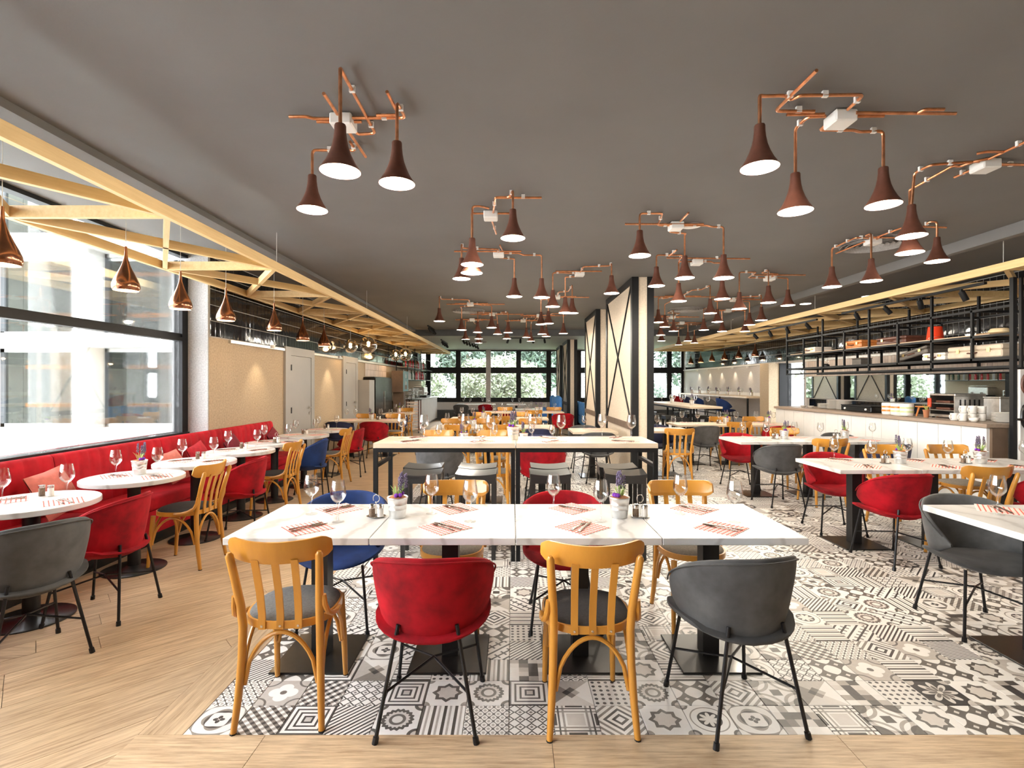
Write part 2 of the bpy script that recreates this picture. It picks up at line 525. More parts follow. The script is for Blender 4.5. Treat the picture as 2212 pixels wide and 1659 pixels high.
class MB:
    def __init__(s):
        s.v, s.f, s.uv = [], [], None

    def box(s, c, d, rz=0.0, M=None):
        x, y, z = d[0] / 2, d[1] / 2, d[2] / 2
        b = len(s.v)
        cr, sr = cos(rz), sin(rz)
        for sx, sy, sz in ((-1, -1, -1), (1, -1, -1), (1, 1, -1), (-1, 1, -1), (-1, -1, 1), (1, -1, 1), (1, 1, 1), (-1, 1, 1)):
            p = Vector((sx * x, sy * y, sz * z))
            if M is not None:
                p = M @ p
            p = Vector((p.x * cr - p.y * sr, p.x * sr + p.y * cr, p.z))
            s.v.append((p.x + c[0], p.y + c[1], p.z + c[2]))
        for f in ((0, 3, 2, 1), (4, 5, 6, 7), (0, 1, 5, 4), (1, 2, 6, 5), (2, 3, 7, 6), (3, 0, 4, 7)):
            s.f.append(tuple(b + i for i in f))
        return s

    def bb(s, x0, x1, y0, y1, z0, z1):
        return s.box(((x0 + x1) / 2, (y0 + y1) / 2, (z0 + z1) / 2), (abs(x1 - x0), abs(y1 - y0), abs(z1 - z0)))

    def rbox(s, c, d, r=.01, rz=0.0):
        """box with chamfered edges"""
        x, y, z = d[0] / 2, d[1] / 2, d[2] / 2
        r = min(r, x * .9, y * .9, z * .9)
        b = len(s.v)
        idx = {}
        cr, sr = cos(rz), sin(rz)
        for sx in (-1, 1):
            for sy in (-1, 1):
                for sz in (-1, 1):
                    for k in range(3):
                        p = [sx * (x - r), sy * (y - r), sz * (z - r)]
                        p[k] = (sx * x, sy * y, sz * z)[k]
                        idx[(sx, sy, sz, k)] = len(s.v)
                        s.v.append((p[0] * cr - p[1] * sr + c[0], p[0] * sr + p[1] * cr + c[1], p[2] + c[2]))
        def add(q):
            # orient outward
            P = [Vector(s.v[i]) for i in q]
            n = (P[1] - P[0]).cross(P[2] - P[0])
            m = sum(P, Vector()) / len(P) - Vector(c)
            s.f.append(tuple(q) if n.dot(m) > 0 else tuple(reversed(q)))
        for k in range(3):
            for sg in (-1, 1):
                o = [i for i in range(3) if i != k]
                q = []
                for a, bb_ in ((-1, -1), (1, -1), (1, 1), (-1, 1)):
                    t = [0, 0, 0]
                    t[k] = sg
                    t[o[0]] = a
                    t[o[1]] = bb_
                    q.append(idx[(*t, k)])
                add(q)
        for k in range(3):
            o = [i for i in range(3) if i != k]
            for a in (-1, 1):
                for b2 in (-1, 1):
                    q = []
                    for e, kk in ((-1, o[0]), (1, o[0]), (1, o[1]), (-1, o[1])):
                        t = [0, 0, 0]
                        t[k] = e
                        t[o[0]] = a
                        t[o[1]] = b2
                        q.append(idx[(*t, kk)])
                    add(q)
        for sx in (-1, 1):
            for sy in (-1, 1):
                for sz in (-1, 1):
                    add([idx[(sx, sy, sz, k)] for k in range(3)])
        return s

    def tube(s, pts, r, n=8, cap=True, flat=None):
        pts = [Vector(p) for p in pts]
        k = len(pts)
        rs = r if isinstance(r, (list, tuple)) else [r] * k
        T = []
        for i in range(k):
            a = pts[max(0, i - 1)]
            b = pts[min(k - 1, i + 1)]
            T.append((b - a).normalized())
        up = Vector((0, 0, 1)) if abs(T[0].z) < .9 else Vector((1, 0, 0))
        N = (up - T[0] * up.dot(T[0])).normalized()
        base = len(s.v)
        for i in range(k):
            N = (N - T[i] * N.dot(T[i]))
            N = N.normalized() if N.length > 1e-6 else Vector((1, 0, 0))
            B = T[i].cross(N)
            for j in range(n):
                a = 2 * pi * j / n
                fx, fy = flat or (1, 1)
                p = pts[i] + N * (cos(a) * rs[i] * fx) + B * (sin(a) * rs[i] * fy)
                s.v.append(tuple(p))
        for i in range(k - 1):
            for j in range(n):
                a, b = base + i * n + j, base + i * n + (j + 1) % n
                s.f.append((a, b, b + n, a + n))
        if cap:
            s.f.append(tuple(base + j for j in reversed(range(n))))
            s.f.append(tuple(base + (k - 1) * n + j for j in range(n)))
        return s

    def lathe(s, prof, n=16, c=(0, 0, 0), cap0=False, cap1=False, sx=1, sy=1):
        base = len(s.v)
        for r, z in prof:
            for j in range(n):
                a = 2 * pi * j / n
                s.v.append((c[0] + r * cos(a) * sx, c[1] + r * sin(a) * sy, c[2] + z))
        for i in range(len(prof) - 1):
            for j in range(n):
                a, b = base + i * n + j, base + i * n + (j + 1) % n
                s.f.append((a, b, b + n, a + n))
        if cap0:
            s.f.append(tuple(base + j for j in reversed(range(n))))
        if cap1:
            q = base + (len(prof) - 1) * n
            s.f.append(tuple(q + j for j in range(n)))
        return s

    def prism(s, poly, z0, z1):
        b, n = len(s.v), len(poly)
        for z in (z0, z1):
            for x, y in poly:
                s.v.append((x, y, z))
        s.f.append(tuple(b + n + i for i in range(n)))
        s.f.append(tuple(b + i for i in reversed(range(n))))
        for i in range(n):
            j = (i + 1) % n
            s.f.append((b + i, b + j, b + n + j, b + n + i))
        return s

    def grid(s, fn, nu, nv, closeu=False):
        b = len(s.v)
        for i in range(nu):
            for j in range(nv):
                s.v.append(tuple(fn(i, j)))
        for i in range(nu if closeu else nu - 1):
            for j in range(nv - 1):
                a = b + i * nv + j
                c = b + ((i + 1) % nu) * nv + j
                s.f.append((a, c, c + 1, a + 1))
        return s

    def xf(s, M):
        s.v = [tuple(M @ Vector(p)) for p in s.v]
        return s

    def mesh(s, name, m, smooth=True, ang=42):
        me = bpy.data.meshes.new(name)
        me.from_pydata(s.v, [], s.f)
        mm = m if isinstance(m, list) else [m]
        for x in mm:
            me.materials.append(MATS[x] if isinstance(x, str) else x)
        if smooth:
            me.shade_smooth()
            try:
                me.set_sharp_from_angle(angle=radians(ang))
            except Exception:
                pass
        me.update()
        return me


def tag(o, label=None, cat=None, group=None, kind=None):
    if label:
        o['label'] = label
    if cat:
        o['category'] = cat
    if group:
        o['group'] = group
    if kind:
        o['kind'] = kind
    return o


def obj(name, me, parent=None, loc=(0, 0, 0), rz=0.0, rot=None, scale=None):
    o = bpy.data.objects.new(name, me)
    COL.objects.link(o)
    o.location = loc
    o.rotation_euler = rot if rot else (0, 0, rz)
    if scale:
        o.scale = scale
    if parent:
        o.parent = parent
    return o


def part(name, mb, m, parent, smooth=True, ang=42, **k):
    return obj(name, mb.mesh(name, m, smooth, ang), parent, **k)


def thing(name, label, cat, loc=(0, 0, 0), rz=0.0, group=None, rot=None):
    o = bpy.data.objects.new(name, None)
    o.empty_display_size = .1
    COL.objects.link(o)
    o.location = loc
    o.rotation_euler = rot if rot else (0, 0, rz)
    return tag(o, label, cat, group)


def solo(name, mb, m, label, cat, group=None, smooth=True, **k):
    return tag(part(name, mb, m, None, smooth, **k), label, cat, group)


def struct(name, mb, m, parent=None, smooth=False, **k):
    o = part(name, mb, m, parent, smooth, **k)
    if not parent:
        o['kind'] = 'structure'
    return o


def sempty(name):
    o = bpy.data.objects.new(name, None)
    COL.objects.link(o)
    o['kind'] = 'structure'
    return o


def inst(kit, name, label, cat, loc, rz=0.0, group=None, mats=None, scale=None):
    """a new individual: an Empty with its own part objects that share the kit's mesh data"""
    r = thing(name, label, cat, loc, rz, group)
    if scale:
        r.scale = scale
    for pn, me, subs in kit:
        if isinstance(me, dict):
            me = me[mats]
        o = obj(pn, me, r)
        for sn, sm in subs:
            if isinstance(sm, dict):
                sm = sm[mats]
            obj(sn, sm, o)
    return r


ORD = ['first', 'second', 'third', 'fourth', 'fifth', 'sixth', 'seventh', 'eighth', 'ninth', 'tenth', 'eleventh', 'twelfth', 'thirteenth', 'fourteenth', 'fifteenth']
# ================================================================== ROOM SHELL
# ---- floor: slab with one object per visible tile and plank
floor = struct('floor', MB().bb(XWIN - .1, XR + .1, YF, YB, -.12, -.013), 'grout')
TS = .1995
TX0, TY0 = -1.41, 2.19
NTX, NTY = 34, 55


def tilemesh(mat_, rot):
    g = TS / 2 - .0012
    z0, z1, c = -.0125, 0.0, .0015
    v = [(-g, -g, z0), (g, -g, z0), (g, g, z0), (-g, g, z0), (-g, -g, z1 - c), (g, -g, z1 - c), (g, g, z1 - c), (-g, g, z1 - c),
         (-g + c, -g + c, z1), (g - c, -g + c, z1), (g - c, g - c, z1), (-g + c, g - c, z1)]
    f = [(0, 1, 5, 4), (1, 2, 6, 5), (2, 3, 7, 6), (3, 0, 4, 7), (4, 5, 9, 8), (5, 6, 10, 9), (6, 7, 11, 10), (7, 4, 8, 11), (8, 9, 10, 11)]
    me = bpy.data.meshes.new('tile')
    me.from_pydata(v, [], f)
    me.materials.append(mat_)
    uv = me.uv_layers.new(name='UVMap')
    for l in me.loops:
        p = v[l.vertex_index]
        a, b = p[0] / TS + .5, p[1] / TS + .5
        for _ in range(rot):
            a, b = b, 1 - a
        uv.data[l.index].uv = (a, b)
    return me


TM = {}
cells = []
rt = random.Random(5)
prev = {}
for j in range(NTY):
    for i in range(NTX):
        x, y = TX0 + (i + .5) * TS, TY0 + (j + .5) * TS
        while True:
            k = rt.randrange(NPAT)
            if k not in (prev.get((i - 1, j)), prev.get((i, j - 1))):
                break
        prev[(i, j)] = k
        px, py = pix(x, y, 0)
        vis = -60 < px < 2272
        size = (F * TS / y) * (F * H * TS / (y * y)) if vis else 0
        cells.append((size, x, y, k, rt.randrange(4)))
cells.sort(key=lambda c: -c[0])
for size, x, y, k, ro in cells[:300]:
    if (k, ro) not in TM:
        TM[(k, ro)] = tilemesh(TILE_MATS[k], ro)
    obj('tile', TM[(k, ro)], floor, (x, y, 0))
sv, sf, suv, smi = [], [], [], []
g = TS / 2 - .0012
for size, x, y, k, ro in cells[300:]:
    b = len(sv)
    q = [(-g, -g), (g, -g), (g, g), (-g, g)]
    sv += [(x + a, y + c, 0.0) for a, c in q] + [(x + a, y + c, -.0125) for a, c in q]
    uvs = []
    for a, c in q:
        a, c = a / TS + .5, c / TS + .5
        for _ in range(ro):
            a, c = c, 1 - a
        uvs.append((a, c))
    sf.append((b, b + 1, b + 2, b + 3)); suv.append(uvs); smi.append(k)
    for e in range(4):
        e2 = (e + 1) % 4
        sf.append((b + e, b + 4 + e, b + 4 + e2, b + e2)); suv.append([uvs[e], uvs[e], uvs[e2], uvs[e2]]); smi.append(k)
me = bpy.data.meshes.new('patterned_tiles')
me.from_pydata(sv, [], sf)
for m in TILE_MATS:
    me.materials.append(m)
ul = me.uv_layers.new(name='UVMap')
li = 0
for fi, p in enumerate(me.polygons):
    p.material_index = smi[fi]
    for c in suv[fi]:
        ul.data[li].uv = c
        li += 1
tag(obj('patterned_tiles', me, floor), kind='stuff')


def clip(poly, x0, x1, y0, y1):
    for ax, lim, sg in ((0, x0, 1), (0, x1, -1), (1, y0, 1), (1, y1, -1)):
        out = []
        for i in range(len(poly)):
            a, b = poly[i], poly[(i + 1) % len(poly)]
            da, db = sg * (a[ax] - lim), sg * (b[ax] - lim)
            if da >= 0:
                out.append(a)
            if (da >= 0) != (db >= 0):
                t = da / (da - db)
                out.append((a[0] + (b[0] - a[0]) * t, a[1] + (b[1] - a[1]) * t))
        poly = out
        if len(poly) < 3:
            return []
    return poly


def area(p):
    return abs(sum(p[i][0] * p[(i + 1) % len(p)][1] - p[(i + 1) % len(p)][0] * p[i][1] for i in range(len(p)))) / 2


TILE_X1, TILE_Y1 = TX0 + NTX * TS, TY0 + NTY * TS
PW, PL, GAP = .185, 1.22, .0012
planks = []
rp = random.Random(3)


def plank_region(x0, x1, y0, y1, ang):
    ca, sa = cos(ang), sin(ang)
    cxm, cym = (x0 + x1) / 2, (y0 + y1) / 2
    R = hypot(x1 - x0, y1 - y0) / 2 + PL
    nr = int(R / PW) + 1
    for j in range(-nr, nr):
        off = rp.random() * PL
        nl = int(R / PL) + 2
        for i in range(-nl, nl):
            a0, a1 = i * PL + off + GAP, (i + 1) * PL + off - GAP
            b0, b1 = j * PW + GAP, (j + 1) * PW - GAP
            q = [(cxm + a * ca - b * sa, cym + a * sa + b * ca) for a, b in ((a0, b0), (a1, b0), (a1, b1), (a0, b1))]
            q = clip(q, x0, x1, y0, y1)
            if q and area(q) > .004:
                planks.append((q, ang))


D = radians(43)
plank_region(XWIN, TX0 - .19, YF, YB, D)
plank_region(TX0 - .19, XR, YF, TY0 - .19, D)
plank_region(TILE_X1, XR, TY0 - .19, YB, 0)
plank_region(TX0 - .19, TILE_X1, TILE_Y1, YB, D)
for k in range(-1, 7):                                 # border row in front of the tiles
    a = -1.053 + (k - 0) * PL
    q = clip([(a + GAP, TY0 - .19), (a + PL - GAP, TY0 - .19), (a + PL - GAP, TY0 - GAP), (a + GAP, TY0 - GAP)], TX0 - .19, TILE_X1, -9, 99)
    if q:
        planks.append((q, 0.0))
y = TY0 - .001
while y < TILE_Y1:                                     # border row beside the tiles
    y2 = min(y + PL, TILE_Y1)
    planks.append(([(TX0 - .19 + GAP, y + GAP), (TX0 - GAP, y + GAP), (TX0 - GAP, y2 - GAP), (TX0 - .19 + GAP, y2 - GAP)], pi / 2))
    y = y2
rest = MB()
scored = []
for q, ang in planks:
    mx, my = sum(p[0] for p in q) / len(q), sum(p[1] for p in q) / len(q)
    s = 0
    ym = max(p[1] for p in q)
    if ym > 1.9:
        yy = max(my, 2.0)
        px, py = pix(mx, yy, 0)
        if -150 < px < 2360:
            s = F * H * PW / (yy * yy)
            if s < 8:
                s = 0
    scored.append((s, q, ang, mx, my))
scored.sort(key=lambda t: -t[0])
for n, (s, q, ang, mx, my) in enumerate(scored):
    if s and n < 300:
        ca, sa = cos(-ang), sin(-ang)
        loc = [((p[0] - mx) * ca - (p[1] - my) * sa, (p[0] - mx) * sa + (p[1] - my) * ca) for p in q]
        part('plank', MB().prism(loc, -.0125, 0), 'oak_plank', floor, smooth=False, loc=(mx, my, 0), rz=ang)
    else:
        rest.prism(q, -.0125, 0)
tag(part('far_planks', rest, 'oak_plank', floor, smooth=False), kind='stuff')

# ---- ceiling
ceil = struct('ceiling', MB().bb(XWIN - .1, XR + .1, YF, YBEAM, ZC, ZC + .15), 'ceiling')
struct('back_ceiling', MB().bb(XWIN - .1, XR + .1, YBEAM, YB, ZC2, ZC + .15), 'ceiling_back', ceil)
struct('trim_1', MB().bb(-3.0, XR, YBEAM - .12, YBEAM - .001, 2.93, ZC - .001), 'dark_tile_grey')
struct('trim_2', MB().bb(-3.02, -2.86, YF, YBEAM - .13, ZC - .055, ZC - .001).bb(-3.3, -3.18, YF, YBEAM - .13, ZC - .03, ZC - .001), 'ceiling')
struct('trim_3', MB().bb(5.02, 5.12, YF, YBEAM - .13, ZC - .12, ZC - .001), 'ceiling')

# ---- left window wall
wl = sempty('window_1')
fr = MB()
struct('sill_wall', MB().bb(XWIN - .12, XWIN + .02, YF, YCOL, 0, .86), 'white_wall', wl)
part('window_sill', MB().bb(XWIN - .14, XWIN + .07, YF, YCOL, .86, .905), 'black_frame', wl, smooth=False)
part('window_transom', MB().bb(XWIN - .04, XWIN + .05, YF, YCOL - .1, 2.03, 2.075).bb(XWIN - .06, XWIN + .03, YF, YCOL - .1, 2.075, 2.12), 'black_frame', wl, smooth=False)
part('window_head', MB().bb(XWIN - .05, XWIN + .05, YF, YCOL, ZC - .04, ZC - .001), 'black_frame', wl, smooth=False)
for yy in (YCOL - .055, 2.9, .2, -2.4):
    part('window_mullion', MB().bb(XWIN - .05, XWIN + .05, yy - .055, yy + .054, .906, ZC - .091), 'black_frame', wl, smooth=False)
for z0, z1 in ((.906, 2.03), (2.12, ZC - .091)):
    for a, b in ((YF, -2.455), (-2.345, .145), (.255, 2.845), (2.955, YCOL - .11)):
        part('pane', MB().bb(XWIN - .006, XWIN + .006, a + .001, b - .001, z0 + .001, z1 - .001), 'window_glass', wl, smooth=False)
# concrete pier beside the window
struct('wall_pier', MB().bb(XWIN - .15, XL - .002, YCOL, YCOL + .45, 0, ZC), 'plaster_grey')

# ---- left wall
wallL = struct('wall_left', MB().bb(XL - .15, XL, YCOL + .02, YB, 0, ZC - .002), 'plaster_tan')
part('tile_backing', MB().bb(XL, XL + .004, YCOL + .021, YB - .1, 2.09, ZC - .003), 'tile_grout_light', wallL, smooth=False)


def wall_tiles(parent, xf, sgn, y0, y1, z0, z1, tw, th, limit=260):
    me = MB()
    c = .003
    me.rbox((0, 0, 0), (.008, tw - .009, th - .009), c)
    mesh = me.mesh('tile', 'black_tile', True, 30)
    L = []
    ny, nz = int((y1 - y0) / tw), int((z1 - z0) / th)
    for i in range(ny):
        for j in range(nz):
            y, z = y0 + (i + .5) * tw, z0 + (j + .5) * th
            px, py = pix(xf, y, z)
            sz = F * abs(xf) * tw / (y * y) if y > 1 and -20 < px < 2232 else 0
            L.append((sz, y, z))
    L.sort(key=lambda t: -t[0])
    big = MB()
    for n, (sz, y, z) in enumerate(L):
        tilt = (random.uniform(-.008, .008), random.uniform(-.008, .008))
        if n < limit and sz > 6:
            obj('tile', mesh, parent, (xf + sgn * .008, y, z), rot=(0, tilt[0], tilt[1]))
        else:
            big.box((xf + sgn * .008, y, z), (.008, tw - .009, th - .009))
    tag(part('far_tiles', big, 'black_tile', parent, smooth=False), kind='stuff')


wall_tiles(wallL, XL, 1, YCOL + .03, YB - .2, 2.10, ZC - .01, .108, .2, 280)
tl = struct('trim_4', MB().bb(XL + .0, XL + .035, YCOL + .46, 8.5, 2.05, 2.09).bb(XL, XL + .035, 9.76, 11.4, 2.05, 2.09).bb(XL, XL + .035, 12.52, YB - .3, 2.05, 2.09), 'brushed_steel')


def door(n, y0, y1, l0, l1, ztop, zleaf):
    d = sempty('door_%d' % n)
    part('door_frame', MB().bb(XL + .001, XL + .04, y0, l0, 0.001, ztop).bb(XL + .001, XL + .04, l1, y1, 0.001, ztop).bb(XL + .001, XL + .04, l0, l1, zleaf, ztop), 'door_grey', d, smooth=False)
    lf = part('door_leaf', MB().bb(XL + .004, XL + .032, l0 + .006, l1 - .006, .006, zleaf - .006), 'door_grey', d, smooth=False)
    hy = l1 - .09
    part('handle', MB().lathe([(.026, 0), (.026, .008)], 14, cap0=True, cap1=True).tube([(0, 0, .005), (0, 0, .045), (0, -.02, .05), (0, -.13, .05)], .009, 8).xf(Matrix.Translation((XL + .033, hy, 1.07)) @ Matrix.Rotation(pi / 2, 4, 'Y')), 'brushed_steel', lf)
    part('lock', MB().lathe([(.026, 0), (.024, .012)], 14, cap0=True, cap1=True).xf(Matrix.Translation((XL + .033, hy, .96)) @ Matrix.Rotation(pi / 2, 4, 'Y')), 'brushed_steel', lf)
    for z in (.25, 1.05, 1.78):
        part('hinge', MB().bb(XL + .03, XL + .05, l0 - .012, l0 + .012, z - .05, z + .05), 'dark_steel', lf, smooth=False)


door(1, 8.51, 9.75, 8.72, 9.6, 2.13, 1.99)
door(2, 11.42, 12.50, 11.62, 12.35, 2.13, 1.99)

# ---- back wall with windows
struct('wall_back', MB().bb(XWIN - .1, XR + .1, YB, YB + .2, 0, .74).bb(XWIN - .1, XR + .1, YB, YB + .2, ZC2 - .03, ZC + .15), 'plaster_wash')
struct('baseboard_back', MB().bb(XWIN, XR, YB - .06, YB - .001, 0.001, .42), 'dark_tile_grey')
posts = [-3.52 + 1.265 * i for i in range(9)]
edges = [XWIN] + posts + [XR]
for n in range(len(edges) - 1):
    a, b = edges[n], edges[n + 1]
    wn = sempty('window_%d' % (n + 2))
    part('window_frame', MB().bb(a + .1, b - .1, YB - .02, YB + .08, .741, .93).bb(a + .1, b - .1, YB - .02, YB + .08, 1.95, 2.2).bb(a + .1, b - .1, YB - .02, YB + .08, ZC2 - .08, ZC2 - .031), 'black_frame', wn, smooth=False)
    part('window_post', MB().bb(b - .1, b + .1, YB - .04, YB + .1, .741, ZC2 - .031), 'plaster_wash' if n == 2 else 'black_frame', wn, smooth=False)
    for z0, z1 in ((.931, 1.949), (2.201, ZC2 - .081)):
        part('pane', MB().bb(a + .101, b - .101, YB + .03, YB + .036, z0, z1), 'window_glass', wn, smooth=False)
    part('handle', MB().bb(b - .125, b - .105, YB - .06, YB - .021, 1.35, 1.5), 'steel', wn, smooth=False)

# ---- right wall with window slot, mirror, white boards and black tiles
wallR = struct('wall_right', MB().bb(XR, XR + .15, YF, 12.6, 0, ZC - .002).bb(XR, XR + .15, 13.45, YB, 0, ZC - .002).bb(XR, XR + .15, 12.6, 13.45, 2.04, ZC - .002).bb(XR, XR + .15, 12.6, 13.45, 0, .4), 'plaster_wash')
wn = sempty('window_12')
part('window_frame', MB().bb(XR + .02, XR + .1, 12.6, 12.66, .401, 2.039).bb(XR + .02, XR + .1, 13.39, 13.45, .401, 2.039), 'black_frame', wn, smooth=False)
part('pane', MB().bb(XR + .05, XR + .056, 12.661, 13.389, .401, 2.039), 'window_glass', wn, smooth=False)
part('tile_backing', MB().bb(XR - .004, XR, 3.5, YB - .1, 2.09, ZC - .003).bb(XR - .004, XR, 4.6, 12.5, .85, 1.16), 'tile_grout_light', wallR, smooth=False)
wall_tiles(wallR, XR, -1, 3.6, YB - .2, 2.10, ZC - .01, .108, .2, 290)
low = MB()
for i in range(72):
    low.box((XR - .008, 4.66 + .108 * i, 1.0), (.008, .098, .29))
tag(part('low_tiles', low, 'black_tile', wallR, smooth=False), kind='stuff')
for k in range(int((12.55 - 4.6) / .085)):
    obj('white_board', bpy.data.meshes.get('white_board') or MB().rbox((0, 0, 0), (.014, .082, .36), .003).mesh('white_board', 'white_lath', False), wallR, (XR - .009, 4.64 + .085 * k, 1.862))
struct('trim_5', MB().bb(XR - .03, XR - .001, 4.6, 12.55, 2.045, 2.085), 'brushed_steel')
struct('trim_6', MB().bb(XR - .05, XR - .001, 13.9, YB - .1, 2.045, 2.085), 'white_paint')
mir = solo('wall_mirror', MB().bb(XR - .02, XR - .006, 4.7, 12.5, 1.165, 1.675), 'mirror', 'long frameless mirror behind the buffet counter, under white boards', 'mirror', smooth=False)
# pier at the end of the right wall
struct('wall_pier_right', MB().bb(6.71, 6.978, 13.38, 13.86, 0, 2.043), 'plaster_tan')
struct('trim_7', MB().bb(6.98, XR - .002, 13.36, 13.455, 0, 2.043).bb(6.98, XR - .002, 13.456, 13.86, 0, 2.043), 'black_frame')

# ---- wall behind the camera
struct('wall_front', MB().bb(XWIN - .1, XR + .1, YF - .15, YF, 0, ZC), 'plaster_tan')

# ================================================================== OUTSIDE
solo('courtyard_ground', MB().bb(-40, 45, -25, 70, -.35, -.15), 'ground', 'pale paved ground outside the windows', 'ground', smooth=False)
# precast facade of the wing across the courtyard
fac = thing('office_wing', 'white precast facade with deep window bays outside the left window', 'building', (0, 0, -.15))
YFAC = 8.3
fm = MB()
mod = 1.78
xp = [-5.22 - mod * i for i in range(8)]
zr = [(.92, 2.25), (2.48, 3.86), (4.1, 5.5)]
zb = [(-.0, .92), (2.25, 2.48), (3.86, 4.1), (5.5, 7.0)]
for z0, z1 in zb:
    fm.bb(xp[-1], xp[0] + .6, YFAC, YFAC + .5, z0, z1)
part('spandrel', fm, 'precast', fac, smooth=False)
for x in xp:
    part('pilaster', MB().bb(x - .085, x + .085, YFAC - .03, YFAC + .5, .0, 6.9), 'precast', fac, smooth=False)
    part('joint', MB().bb(x - .012, x + .012, YFAC - .034, YFAC - .03, .0, 6.9), 'room_grey', fac, smooth=False)
for i in range(len(xp) - 1):
    b, a = xp[i] - .085, xp[i + 1] + .085
    for z0, z1 in zr:
        wdw = part('window', MB().bb(b - .05, b, YFAC + .4, YFAC + .47, z0, z1).bb(a, b, YFAC + .4, YFAC + .47, z1 - .06, z1).bb(a, b, YFAC + .4, YFAC + .47, z0, z0 + .06), 'precast', fac, smooth=False)
        part('jamb', MB().bb(a, a + .07, YFAC + .4, YFAC + .47, z0, z1), 'dark_tile_grey', wdw, smooth=False)
        part('pane', MB().bb(a + .07, b - .05, YFAC + .43, YFAC + .436, z0 + .06, z1 - .06), 'facade_glass', wdw, smooth=False)
        part('blind', MB().bb(a - .08, b + .08, YFAC + .9, YFAC + .93, z0, z1), 'room_grey', wdw, smooth=False)
        for zz in (z1 - .34, z0 + .33):
            part('stripe', MB().bb(a + .25, b - .05, YFAC + .585, YFAC + .6, zz, zz + .07), 'orange_paint_and_reflection', wdw, smooth=False)  # reflection of orange bands in the glass, put in as coloured strips


def foliage(name, label, loc, rad, n, m, leaf, cat='tree', trunk=True, seed=1, group=None):
    rr = random.Random(seed)
    t = thing(name, label, cat, loc, group=group)
    v, f = [], []
    for _ in range(n):
        while True:
            a = Vector((rr.uniform(-1, 1), rr.uniform(-1, 1), rr.uniform(-1, 1)))
            if .35 < a.length < 1:
                break
        lump = 1 + .16 * sin(a.x * 7 + seed) * sin(a.z * 6 + a.y * 5)
        p = Vector((a.x * rad[0], a.y * rad[1], a.z * rad[2])) * lump
        d = Vector((rr.uniform(-1, 1), rr.uniform(-1, 1), rr.uniform(-1, 1))).normalized()
        e = d.orthogonal().normalized()
        s = leaf * rr.uniform(.6, 1.3)
        b = len(v)
        v += [tuple(p - d * s), tuple(p + e * s * .5), tuple(p + d * s), tuple(p - e * s * .5)]
        f.append((b, b + 1, b + 2, b + 3))
    mb = MB()
    mb.v, mb.f = v, f
    zc = rad[2] * 1.0 + (1.2 if trunk else .2)
    c = part('foliage', mb, m, t, smooth=False, loc=(0, 0, zc))
    c['kind'] = 'stuff'
    if trunk:
        part('trunk', MB().tube([(0, 0, 0), (.05, 0, zc * .5), (0, .05, zc)], [.14, .11, .06], 8), 'bark', t)
    return t


G = 'trees and bushes behind the back windows'
foliage('laurel_bush', 'round pale flowering bush behind the two middle back windows', (-.6, 25.0, -.119), (2.2, 1.6, 1.4), 9000, 'leaf_light', .10, 'bush', False, 3, G)
foliage('laurel_bush', 'pale bush behind the leftmost back window by the bar', (-4.7, 25.4, -.119), (1.4, 1.4, 1.3), 5000, 'leaf_light', .10, 'bush', False, 4, G)
for k, (x, y, r, zz, m, lab) in enumerate([
        (-8.3, 31, 2.4, 3.2, 'leaf_mid', 'green tree far behind the bar window'), (-2.7, 31, 2.1, 3.0, 'leaf_mid', 'green tree left of centre behind the round bush'),
        (.4, 36, 2.6, 3.4, 'leaf_dark', 'dark green tree above the round bush'), (2.0, 31, 1.9, 2.8, 'leaf_mid', 'green tree behind the window beside the pillars'),
        (7.6, 35.5, 2.2, 2.9, 'leaf_dark', 'dark tree behind the pillars at the back'), (11.5, 33, 2.0, 2.6, 'leaf_mid', 'green tree behind the right back windows')]):
    foliage('garden_tree', lab, (x, y, -.119), (r, r, zz), 4600, m, .17, 'tree', True, 20 + k, G)
foliage('box_bush', 'small round green bush behind the right back windows', (6.6, 24.5, -.119), (.8, .8, .8), 2500, 'leaf_mid', .07, 'bush', False, 41, G)
foliage('garden_tree', 'tree seen through the narrow window in the right wall', (11.5, 17.5, -.15), (1.6, 1.6, 1.6), 3500, 'leaf_light', .10, 'tree', True, 42, G)
solo('lawn', MB().bb(-15, 20, 22.4, 60, -.149, -.12), 'lawn', 'green lawn outside the back windows', 'lawn', smooth=False)
solo('white_outbuilding', MB().bb(4.9, 6.4, 28, 30, -.119, 3.4), 'precast', 'pale panelled outbuilding behind the right back windows', 'building', smooth=False)
# ================================================================== KITS (mesh data shared by repeats)
def spow(x, p):
    return math.copysign(abs(x) ** p, x)


# ---- velvet tub chair, faces +Y, origin on the floor at the middle of its legs
def tub_P(s, t):
    a = abs(s)
    zb = .385 + .135 * a ** 2.2
    zt = .775 - .235 * a ** 2.5
    z = zb + (zt - zb) * t
    h = max(0, (z - .38) / .39)
    th = s * radians(116)
    A = .205 + .078 * h ** .75
    B = .205 + .062 * h
    yc = .035
    n = Vector((sin(th), -cos(th), 0))
    return Vector((A * sin(th), yc - B * cos(th), z)), n


def tub_shell(T=.042):
    ns, nk = 33, 22
    mb = MB()

    def fn(i, k):
        s = -1 + 2 * i / (ns - 1)
        ph = 2 * pi * k / nk
        t = .5 + .5 * spow(-cos(ph), .75)
        wd = spow(sin(ph), .7) * T / 2 * (1 - .55 * abs(s) ** 10)
        p, n = tub_P(s, t)
        return p + n * wd
    b = 0
    pts = [[fn(i, k) for k in range(nk)] for i in range(ns)]
    for i in range(ns):
        mb.v += [tuple(p) for p in pts[i]]
    for i in range(ns - 1):
        for k in range(nk):
            k2 = (k + 1) % nk
            mb.f.append((i * nk + k, i * nk + k2, (i + 1) * nk + k2, (i + 1) * nk + k))
    mb.f.append(tuple(range(nk)))
    mb.f.append(tuple((ns - 1) * nk + k for k in reversed(range(nk))))
    return mb


